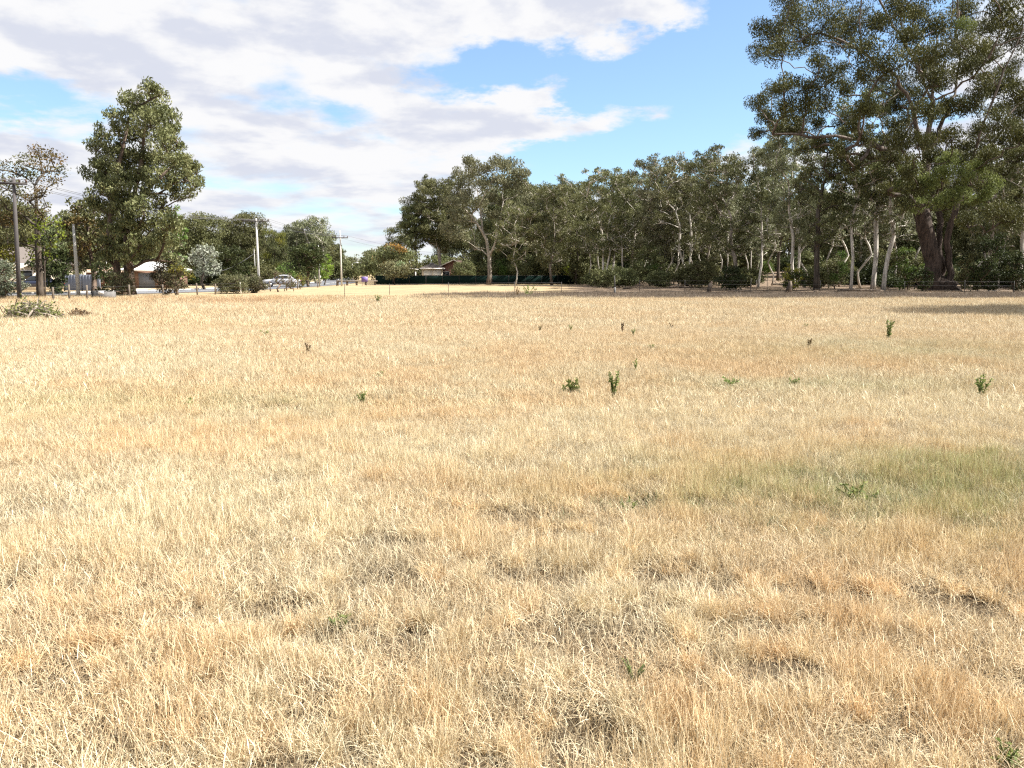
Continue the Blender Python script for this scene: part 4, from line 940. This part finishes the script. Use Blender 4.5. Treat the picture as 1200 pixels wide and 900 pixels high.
wire_fence('thin dark picket fence along the front of the wood', [(750, 68), (803, 67), (880, 66), (887, 64), (900, 70), (962, 66), (1061, 62), (1132, 60), (1190, 59)], 1.15, M_steel, .022, (.4, .75, 1.05))
# tree guard pipe standing in the far paddock
x, y = at(721, 61); t = thing('marker_post', 'lone dark marker post with pale sleeve before the wood', 'post', (x, y, 0))
b = MB(); b.tube([(0, 0, -.2), (-.02, 0, .8), (-.06, 0, 1.5)], [.05, .05, .04], 8); b.build('post', M_steel, t, True)
b = MB(); b.tube([(.0, 0, 0), (-.015, 0, .62)], [.085, .08], 8); b.build('sleeve', M_grey, t, True)
# dark green fence
x0, y0 = at(440, 118); x1, y1 = at(673, 120)
t = thing('green_fence', 'long dark green mesh fence in front of the house and gums', 'fence', (x0, y0, 0), math.atan2(y1 - y0, x1 - x0)); Lf = math.hypot(x1 - x0, y1 - y0)
b = MB(); b.box(0, Lf, -.02, .02, .05, 1.3); b.build('panel', M_greenFence, t)
for k in range(13):
    b = MB(); b.tube([(k * Lf / 12, -.07, -.1), (k * Lf / 12, -.07, 1.38)], .035, 6); b.build('post', M_steel, t)
b = MB(); b.tube([(0, -.07, 1.33), (Lf, -.07, 1.33)], .025, 5); b.build('rail', M_steel, t)
# low barrier by the street end
x0, y0 = at(396, 108); x1, y1 = at(442, 112); a_ = math.atan2(y1 - y0, x1 - x0); Lf = math.hypot(x1 - x0, y1 - y0)
t = thing('low_barrier', 'low dark timber rail barrier across the street end', 'barrier', (x0, y0, 0), a_)
b = MB(); b.box(0, Lf, -.06, .06, .5, .68); b.build('rail', M_postWood, t)
for k in range(5):
    b = MB(); b.box(k * Lf / 4.2 - .12, k * Lf / 4.2 + .12, .065, .25, -.1, .72); b.build('post', M_postWood, t)
# purple sign
x, y = at(427, 106); t = thing('sign', 'blank purple board sign on posts near the low barrier', 'sign', (x, y, 0))
b = MB(); b.box(-.42, .42, -.02, .02, .52, 1.22); b.build('board', M_purple, t)
for sx in (-.3, .3):
    b = MB(); b.tube([(sx, .05, -.1), (sx, .05, 1.18)], .03, 6); b.build('post', M_gal, t)
# slate blue sheet fence
x0, y0 = at(74, 76); x1, y1 = at(116, 74)
t = thing('sheet_fence', 'slate blue corrugated sheet fence behind the pale pole', 'fence', (x0, y0, 0), math.atan2(y1 - y0, x1 - x0)); Lf = math.hypot(x1 - x0, y1 - y0)
for k in range(2):
    b = MB(); n_ = 24; xs = np.linspace(k * Lf / 2 + .04, (k + 1) * Lf / 2 - .04, n_)
    v = []
    for i, q in enumerate(xs):
        o_ = .025 * (1 if i % 4 < 2 else -1); v += [(q, o_, .05), (q, o_, 1.55), (q, o_ + .02, 1.55), (q, o_ + .02, .05)]
    f = []
    for i in range(n_ - 1): f += [(4 * i, 4 * i + 4, 4 * i + 5, 4 * i + 1), (4 * i + 1, 4 * i + 5, 4 * i + 6, 4 * i + 2), (4 * i + 2, 4 * i + 6, 4 * i + 7, 4 * i + 3)]
    b.add(v, f); b.build('panel', M_blueFence, t)
for k in range(3):
    b = MB(); b.box(k * Lf / 2 - .035, k * Lf / 2 + .035, -.05, .06, 0, 1.6); b.build('post', M_blueFence, t)

# ------------------------------------------------------------------ houses
def house(name, label, x, y, rz, w, d, hw, hr, wallm, roofm, kind='hip', front=(), chimney=None, ov=.5):
    """front: (part, x0, x1, z0, z1) openings on the -y wall"""
    t = thing(name, label, 'house', (x, y, gz1(x, y)), rz)
    b = MB(); b.box(-w / 2, w / 2, -d / 2, d / 2, -.2, hw)
    if kind == 'gable':
        b.add([(-w / 2, -d / 2, hw), (w / 2, -d / 2, hw), (0, -d / 2, hw + hr), (-w / 2, d / 2, hw), (w / 2, d / 2, hw), (0, d / 2, hw + hr)], [(0, 1, 2, 0), (3, 5, 4, 3)])
    b.build('wall', wallm, t)
    b = MB(); W2, D2 = w / 2 + ov, d / 2 + ov; z0 = hw + .003; k = .16
    def slab(V, Fs):
        V = np.array(V, float); b.add(np.vstack([V, V + (0, 0, k)]), [tuple(np.array(q)[::-1]) for q in Fs] + [tuple(np.array(q) + len(V)) for q in Fs])
    if kind == 'hip':
        rl = max(0, W2 - D2 * .9); zt = z0 + hr
        V = [(-W2, -D2, z0), (W2, -D2, z0), (W2, D2, z0), (-W2, D2, z0), (-rl, 0, zt), (rl, 0, zt)]
        slab(V, [(0, 1, 5, 4), (1, 2, 5, 1), (2, 3, 4, 5), (3, 0, 4, 3)])
        b.box(-W2, W2, -D2 - .02, -D2, z0, z0 + k); b.box(-W2, W2, D2, D2 + .02, z0, z0 + k); b.box(-W2 - .02, -W2, -D2, D2, z0, z0 + k); b.box(W2, W2 + .02, -D2, D2, z0, z0 + k)
    else:
        e = hr * ov / (w / 2); V = [(-W2, -D2, hw - e), (0, -D2, hw + hr), (0, D2, hw + hr), (-W2, D2, hw - e), (W2, -D2, hw - e), (W2, D2, hw - e)]
        V = [(a_, b_, c_ + .01) for a_, b_, c_ in V]
        slab(V, [(0, 1, 2, 3), (1, 4, 5, 2)])
    r = b.build('roof', roofm, t)
    b = MB(); b.box(-W2 - .02, W2 + .02, -D2 - .13, -D2 - .03, (z0 if kind == 'hip' else hw - .35) - .02, (z0 if kind == 'hip' else hw - .35) + .11)
    if kind == 'hip': b.build('gutter', M_white, t)
    else:
        b = MB(); e = hr * ov / (w / 2)
        for s_ in (-1, 1): b.tube([(s_ * W2, -D2 - .03, hw - e + .08), (0, -D2 - .03, hw + hr + .1)], .1, 4)
        b.build('bargeboard', M_cream, t)
    if chimney:
        b = MB(); cx, cy, cz, cr = chimney; b.tube([(cx, cy, hw), (cx, cy, cz)], cr, 8); b.tube([(cx, cy, cz), (cx, cy, cz + .12)], cr * 1.5, 8); b.build('flue', M_gal, r)
    for part, xa, xb, za, zb_ in front:
        b = MB()
        if part == 'window':
            b.box(xa, xb, -d / 2 - .06, -d / 2 - .003, za, zb_); o = b.build('window', M_white, t)
            g_ = MB(); g_.box(xa + .07, xb - .07, -d / 2 - .075, -d / 2 - .062, za + .07, zb_ - .07); g_.build('pane', M_glass, o)
        elif part == 'door':
            b.box(xa, xb, -d / 2 - .05, -d / 2 - .003, za, zb_); o = b.build('door', M_rust, t)
        elif part == 'blue_door':
            b.box(xa, xb, -d / 2 - .05, -d / 2 - .003, za, zb_); o = b.build('door', M_blueFence, t)
        else:
            b.box(xa, xb, -d / 2 - .05, -d / 2 - .003, za, zb_); o = b.build('garage_door', M_white, t)
            g_ = MB()
            for q in np.arange(za + .4, zb_ - .1, .45): g_.box(xa + .02, xb - .02, -d / 2 - .062, -d / 2 - .052, q, q + .03)
            g_.build('rib', M_grey, o)
    return t
x, y = at(16, 80); house('cream_house', 'cream house with grey brown hipped roof behind the wooden pole', x - .5, y + 2, -.05, 9.0, 8.0, 2.5, 1.7, M_cream, M_tile, 'hip', [('garage', -1.0, 1.6, 0, 2.1), ('window', -3.9, -2.2, .9, 2.0), ('window', 2.5, 4.0, .9, 2.0)])
x, y = at(112, 92); house('pink_house', 'low house with faded terracotta roof and flue behind slate fence', x, y + 3, .1, 4.0, 5, 1.75, .55, M_redbrick, M_tileP, 'hip', [('window', -1.2, .3, .6, 1.5)], chimney=(0.0, -.5, 3.0, .09))
x, y = at(166, 90); house('white_roof_house', 'house with bright white metal roof behind the lone gum', x + .3, y + 3, .0, 5.2, 5.0, 1.95, .95, M_pinkbrick, M_whiteroof, 'hip', [('blue_door', -.9, .9, 0, 1.7), ('window', 1.3, 2.3, .7, 1.6)])
x, y = at(505, 137); house('gable_shed', 'cream shed with brown gabled roof behind the green fence', x, y + 2, .12, 3.6, 5, 2.4, .95, M_cream, M_tile, 'hip', [('garage', -1.5, -.06, 0, 2.15), ('garage', .06, 1.5, 0, 2.15)], ov=.35)
x, y = at(534, 141); house('brick_house', 'red brick house with pale gable edge under the dark gum', x, y + 4, -.1, 7.0, 7, 2.3, 1.6, M_redbrick, M_tileP, 'gable', [('window', -2.4, -.8, .9, 2.0), ('door', .2, 1.1, 0, 2.05)], ov=.5)
# veranda post and canopy left of the shed
x, y = at(487, 134); t = thing('carport', 'white carport corner with one post left of the shed', 'carport', (x, y, 0))
b = MB(); b.tube([(0, 0, -.1), (0, 0, 2.25)], .09, 6); b.build('post', M_white, t)
b = MB(); b.tube([(-3.0, .9, -.1), (-3.0, .9, 2.7)], .09, 6); b.build('post', M_white, t)
b = MB(); b.add([(-3.2, -.2, 2.75), (.25, -.2, 2.25), (.25, 2, 2.25), (-3.2, 2, 2.75), (-3.2, -.2, 2.87), (.25, -.2, 2.37), (.25, 2, 2.37), (-3.2, 2, 2.87)],
               [(0, 3, 2, 1), (4, 5, 6, 7), (0, 1, 5, 4), (1, 2, 6, 5), (2, 3, 7, 6), (3, 0, 4, 7)]); b.build('roof', M_white, t)

# ------------------------------------------------------------------ cars
def car(label, x, y, rz, paint, z=0.0, L_=4.4, wagon=False):
    t = thing('parked_car', label, 'car', (x, y, z), rz)
    hw = .86
    low = [(-2.2, .42), (-2.2, .72), (-2.05, .86), (-1.0, .96), (1.1, .98), (2.05, .95), (2.18, .8), (2.2, .42)]
    cab = [(-1.05, .95), (-.35, 1.40), (.15, 1.46), (.95, 1.43), (1.72 if wagon else 1.5, .97)]
    def loft(prof, ys, ins, bm):
        n_ = len(prof); V = []
        for y_, k in zip(ys, ins): V += [(px_ * (1 - k * .04), y_, z_ - (k * .06 if z_ > .6 else -k * .04)) for px_, z_ in prof]
        f = []
        for j in range(len(ys) - 1):
            for i in range(n_):
                i2 = (i + 1) % n_; f.append((j * n_ + i, j * n_ + i2, (j + 1) * n_ + i2, (j + 1) * n_ + i))
        c0 = len(V); V += [(0, ys[0], np.mean([p[1] for p in prof])), (0, ys[-1], np.mean([p[1] for p in prof]))]; e_ = (len(ys) - 1) * n_
        for i in range(n_):
            i2 = (i + 1) % n_; f.append((c0, i2, i, c0)); f.append((c0 + 1, e_ + i, e_ + i2, c0 + 1))
        bm.add(V, f)
    b = MB(); loft(low, [-hw, -hw + .1, hw - .1, hw], [1.2, 0, 0, 1.2], b); loft(cab, [-hw + .17, -hw + .24, hw - .24, hw - .17], [1, 0, 0, 1], b); b.build('body', paint, t, False)
    b = MB(); b.add([(-.99, -.56, 1.0), (-.99, .56, 1.0), (-.42, .5, 1.375), (-.42, -.5, 1.375)], [(0, 3, 2, 1)]); b.v[-1] += np.array([-.035, 0, .012]); b.build('windscreen', M_glass, t)
    for s_ in (-1, 1):
        yo = s_ * (hw - .155)
        for xa, xb, xc, xd in ((-.85, -.12, -.12, -.38), (-.04, .72, .68, -.04)):
            b = MB(); b.add([(xa, yo, 1.0), (xb, yo, 1.0), (xc, yo, 1.36), (xd, yo, 1.36)], [(0, 1, 2, 3) if s_ < 0 else (3, 2, 1, 0)]); b.build('side_window', M_glass, t)
        b = MB(); b.box(-2.225, -2.16, s_ * .62 - .17, s_ * .62 + .17, .62, .76); b.build('headlight', M_lamp, t)
        b = MB(); b.box(2.14, 2.215, s_ * .64 - .15, s_ * .64 + .15, .66, .82); b.build('tail_light', M_redlamp, t)
        b = MB(); b.box(-.95, -.8, s_ * (hw + .1) - .09, s_ * (hw + .1) + .09, .98, 1.1); b.build('mirror', paint, t)
        for xw in (-1.35, 1.35):
            w_ = MB(); w_.tube([(xw, s_ * (hw - .2), .32), (xw, s_ * (hw + .02), .32)], .32, 16); o = w_.build('wheel', M_tyre, t)
            w_ = MB(); w_.tube([(xw, s_ * (hw + .02), .32), (xw, s_ * (hw + .035), .32)], .2, 10); w_.build('rim', M_rim, o)
    b = MB(); b.box(-2.23, -2.19, -.4, .4, .5, .62); b.build('grille', M_black, t)
    return t
x, y = at(42, 73); car('dark blue car parked before the cream house', x, y, .55, carpaint('dark blue car paint', (.008, .013, .035)), .03)
x, y = at(330, 96); car('silver car parked beyond the roadside bushes', x, y, .25, carpaint('silver car paint', (.45, .46, .50)), .04)
x, y = at(388, 205); car('small white car far down the street', x, y, 1.5, carpaint('white car paint', (.8, .8, .8)), .04)

# ------------------------------------------------------------------ brush heaps, stump, grey box
def heap(label, px, D_, w, d, h, nst, nlf, lm, seed, bk):
    x, y = at(px, D_); t = thing('brush_heap', label, 'brush heap', (x, y, gz1(x, y)))
    g_ = np.random.default_rng(seed); n_ = nst
    c = g_.normal(0, .42, (n_, 3)); A_ = np.stack([c[:, 0] * w / 2, c[:, 1] * d / 2, np.abs(g_.normal(0, .35, n_)) * h * np.exp(-(c[:, 0] ** 2) * 2)], 1)
    dd = unit(g_.normal(0, 1, (n_, 3)) * (1, .7, .45)); l_ = g_.uniform(.3, 1.3, n_)[:, None] * min(1, w / 3)
    A0 = A_ - dd * l_ * .5; B0 = A_ + dd * l_ * .5; A0[:, 2] = np.maximum(A0[:, 2], .02); B0[:, 2] = np.maximum(B0[:, 2], .02)
    b = MB(); b.prisms(A0, B0, .018, .006)
    for i in range(n_ // 14):
        q = np.array([A0[i], (A0[i] + B0[i]) / 2 + (0, 0, .06), B0[i]]); b.tube(q, [.04, .035, .02], 5)
    b.build('branches', bk, t)
    k = g_.integers(0, n_, nlf); f = g_.random((nlf, 1)); C = A0[k] * (1 - f) + B0[k] * f + g_.normal(0, .07, (nlf, 3)); C[:, 2] = np.maximum(C[:, 2], .03)
    D1 = unit(g_.normal(0, 1, (nlf, 3))); Q = unit(np.cross(D1, g_.normal(0, 1, (nlf, 3))))
    fo = MB(); fo.leaves(C, D1, Q, g_.uniform(.07, .16, nlf), g_.uniform(.03, .06, nlf), 0, np.clip(g_.normal(.5, .25, nlf), 0, 1)); fo.build('leaves', lm, t)
M_stick = mat('bleached stick', (.27, .23, .19), .9, .2, .25, 6)
heap('large heap of cut grey branches and green leaves', 33, 28.5, 2.3, 1.5, .9, 420, 3600, LM['weed'], 3, M_stick)
heap('small heap of rusty brown dead leaves', 90, 30, 1.15, .8, .36, 90, 900, LM['dryleaf'], 4, M_rust)
x, y = at(831, 70); t = thing('tree_stump', 'short dark broken stump leaning before the wattle bush', 'stump', (x, y, gz1(x, y)))
b = MB(); b.tube([(0, 0, -.2), (.08, 0, .4), (.2, 0, .8)], [.24, .2, .17], 9); b.build('bark', BK['dark'], t, True)
b = MB(); b.tube([(.2, 0, .8), (.26, 0, .86), (.26, .02, 1.02)], [.16, .13, .03], 7); b.build('broken_top', BK['brown'], t)
x, y = at(926, 69); t = thing('tree_stump', 'short leaning stump propped in the yellow green clump', 'stump', (x, y, gz1(x, y)))
b = MB(); b.tube([(0, 0, -.2), (.08, 0, .5), (.02, 0, 1.0)], [.2, .17, .14], 8); b.build('bark', BK['gum'], t, True)
b = MB(); b.tube([(-.45, -.1, -.05), (-.2, -.05, .35), (.03, 0, .85)], [.09, .08, .07], 7); b.build('prop', BK['dark'], t, True)
x, y = at(120, 50.5); t = thing('culvert_box', 'weathered grey concrete box at the foot of the lone gum', 'concrete box', (x, y, 0))
b = MB(); b.box(-.38, .62, -.3, .3, -.1, .52); b.box(-.34, .0, -.26, .26, .523, .60); b.build('box', M_grey, t)
b = MB(); b.box(-.66, -.385, -.28, .28, -.1, .58); b.build('side_wing', M_black, t)
b = MB(); b.box(-.2, .15, -.315, -.303, .36, .56); b.build('pale_patch', M_white, t)
# fallen logs under the wood
for i, (px, D_, l_, r_, a_) in enumerate([(800, 88, 3.2, .14, .3), (1010, 72, 4.0, .13, -.2), (915, 100, 3.0, .12, .5), (738, 84, 2.6, .09, .9), (868, 72, 2.2, .08, -.5), (1052, 68, 2.8, .09, .4), (1172, 66, 2.4, .08, -.7), (958, 71, 1.8, .07, 1.0)]):
    x, y = at(px, D_); g_ = np.random.default_rng(i); b = MB()
    P_ = np.array([(-l_ / 2, 0, r_), (-l_ / 6, .1, r_ * 1.2), (l_ / 5, -.05, r_ * 1.1), (l_ / 2, .15, r_ * .9)]); b.tube(P_, [r_, r_ * .9, r_ * .75, r_ * .45], 7)
    b.tube([P_[1], P_[1] + (.3, .5, .25), P_[1] + (.5, 1.1, .3)], [r_ * .5, r_ * .35, r_ * .15], 5)
    o = b.build('fallen_log', BK['gum'], None, True); o.location = (x, y, gz1(x, y)); o.rotation_euler = (0, 0, a_)
    tag(o, ['grey fallen log below the pale forked gum', 'pale fallen limb in front of the two white trunks', 'fallen log lying far up the dirt track', 'thin fallen branch before the leafy gum by the white stems', 'small grey fallen branch beside the round wattle bush', 'grey fallen branch left of the giant gum', 'fallen branch near the right frame edge of the wood', 'short fallen branch by the thick dark trunk'][i], 'log')

# ------------------------------------------------------------------ weeds standing in the paddock
def weed(label, px, py, hpx, kind, seed, wpx=None):
    """kind: 'dock' upright spikes, 'rosette' flat leafy clump, 'bush' branching leafy weed"""
    x, y = gnd(px, py); k = math.hypot(x, y) / F; h = hpx * k * 1.08; w = (wpx or hpx * .6) * k
    t = thing('weed', label, 'weed', (x, y, gz1(x, y))); g_ = np.random.default_rng(seed); st = MB(); lf = MB()
    ns = {'dock': 3, 'rosette': 8, 'bush': 6, 'thistle': 5}[kind]
    for i in range(ns):
        a_ = 6.283 * i / ns + g_.random(); q = (w * .5) * (.35 + .5 * g_.random()); hh = h * g_.uniform(.7, 1.0)
        if kind == 'rosette': q *= 1.2; hh = h * g_.uniform(.3, 1)
        tip = np.array([q * math.cos(a_), q * math.sin(a_), hh]); mid = tip * (.45, .45, .55)
        st.tube([(0, 0, -.03), mid, tip], [.006, .005, .003] if h < .4 else [.009, .007, .004], 4)
        m = int({'dock': 40, 'rosette': 22, 'bush': 36, 'thistle': 42}[kind]); f = g_.uniform(.12 if kind != 'dock' else .25, 1, m)[:, None]
        C = np.where(f < .5, mid * f * 2, mid + (tip - mid) * (f * 2 - 1)); D1 = unit(g_.normal(0, 1, (m, 3)) + (tip - mid) * (.6 / max(h, .05)))
        sz = {'dock': .14, 'rosette': .30, 'bush': .15, 'thistle': .12}[kind] * h * g_.uniform(.6, 1.2, m)
        C = C + D1 * sz[:, None] * .5; Q = unit(np.cross(D1, g_.normal(0, 1, (m, 3))))
        lf.leaves(C, D1, Q, sz, sz * (.42 if kind != 'dock' else .5), 0, np.clip(g_.normal(.45, .22, m), 0, 1))
    st.build('stem', LM['weed'], t); lf.build('foliage', LM['dryleaf'] if kind == 'dock' and seed % 2 else LM['weed'], t)
for i, (px, py, hp, kd, wp, lab) in enumerate([
 (313, 395, 8, 'rosette', 14, 'low dark weed left of the brown dock in the left paddock'), (361, 417, 14, 'dock', 10, 'brown dock stalks in the left middle paddock'), (425, 475, 16, 'bush', 14, 'sparse thin weed below the flat dark weed'),
 (445, 444, 8, 'rosette', 18, 'flat dark weed left of the paddock centre'), (670, 461, 18, 'rosette', 22, 'broad leafy weed beside the tall prickly weed'), (719, 468, 34, 'thistle', 20, 'tall prickly green weed near the paddock centre'),
 (745, 438, 16, 'dock', 9, 'slim dark dock just behind the tall prickly weed'), (633, 390, 9, 'dock', 5, 'tiny brown stalk, left of the two near centre'), (669, 389, 8, 'dock', 5, 'tiny brown stalk, right of the two near centre'),
 (729, 391, 14, 'dock', 5, 'thin upright brown stalk, left of a close pair'), (742, 394, 10, 'dock', 6, 'short brown stalk, right of a close pair'), (787, 388, 8, 'dock', 8, 'small brown tuft right of the close pair of stalks'),
 (763, 411, 7, 'rosette', 8, 'small grey weed behind the slim dark dock'), (948, 408, 13, 'dock', 6, 'single brownish dock left of the twin green dock'), (944, 385, 5, 'rosette', 6, 'tiny dark weed behind the single brownish dock'),
 (1041, 398, 22, 'thistle', 12, 'twin spiked green dock in the right paddock'), (1149, 469, 22, 'bush', 20, 'bushy green weed near the right frame edge'), (857, 454, 12, 'rosette', 18, 'grey green weed, left of the pair in pale grass'),
 (929, 453, 9, 'rosette', 16, 'grey green weed, right of the pair in pale grass'), (221, 478, 9, 'rosette', 10, 'small dark weed in the left foreground grass'), (1003, 588, 20, 'rosette', 46, 'large dark green weed clump in the green patch'),
 (443, 356, 10, 'bush', 10, 'small green bush by the thin picket fence'), (619, 348, 13, 'bush', 26, 'large green weed clump on the far paddock edge'), (606, 347, 11, 'dock', 8, 'yellow stalk left of the large far weed clump'),
 (398, 728, 22, 'rosette', 34, 'low green weed in the foreground hollow'), (742, 800, 26, 'thistle', 44, 'small leafy weed among near foreground straw'), (1180, 895, 22, 'rosette', 34, 'green leaves at the bottom right corner'),
 (735, 596, 14, 'rosette', 28, 'dull green weed at the centre of the near grass'), (1010, 436, 5, 'rosette', 8, 'tiny green weed below the twin spiked dock')]):
    weed(lab, px, py, hp, kd, 40 + i, wp)
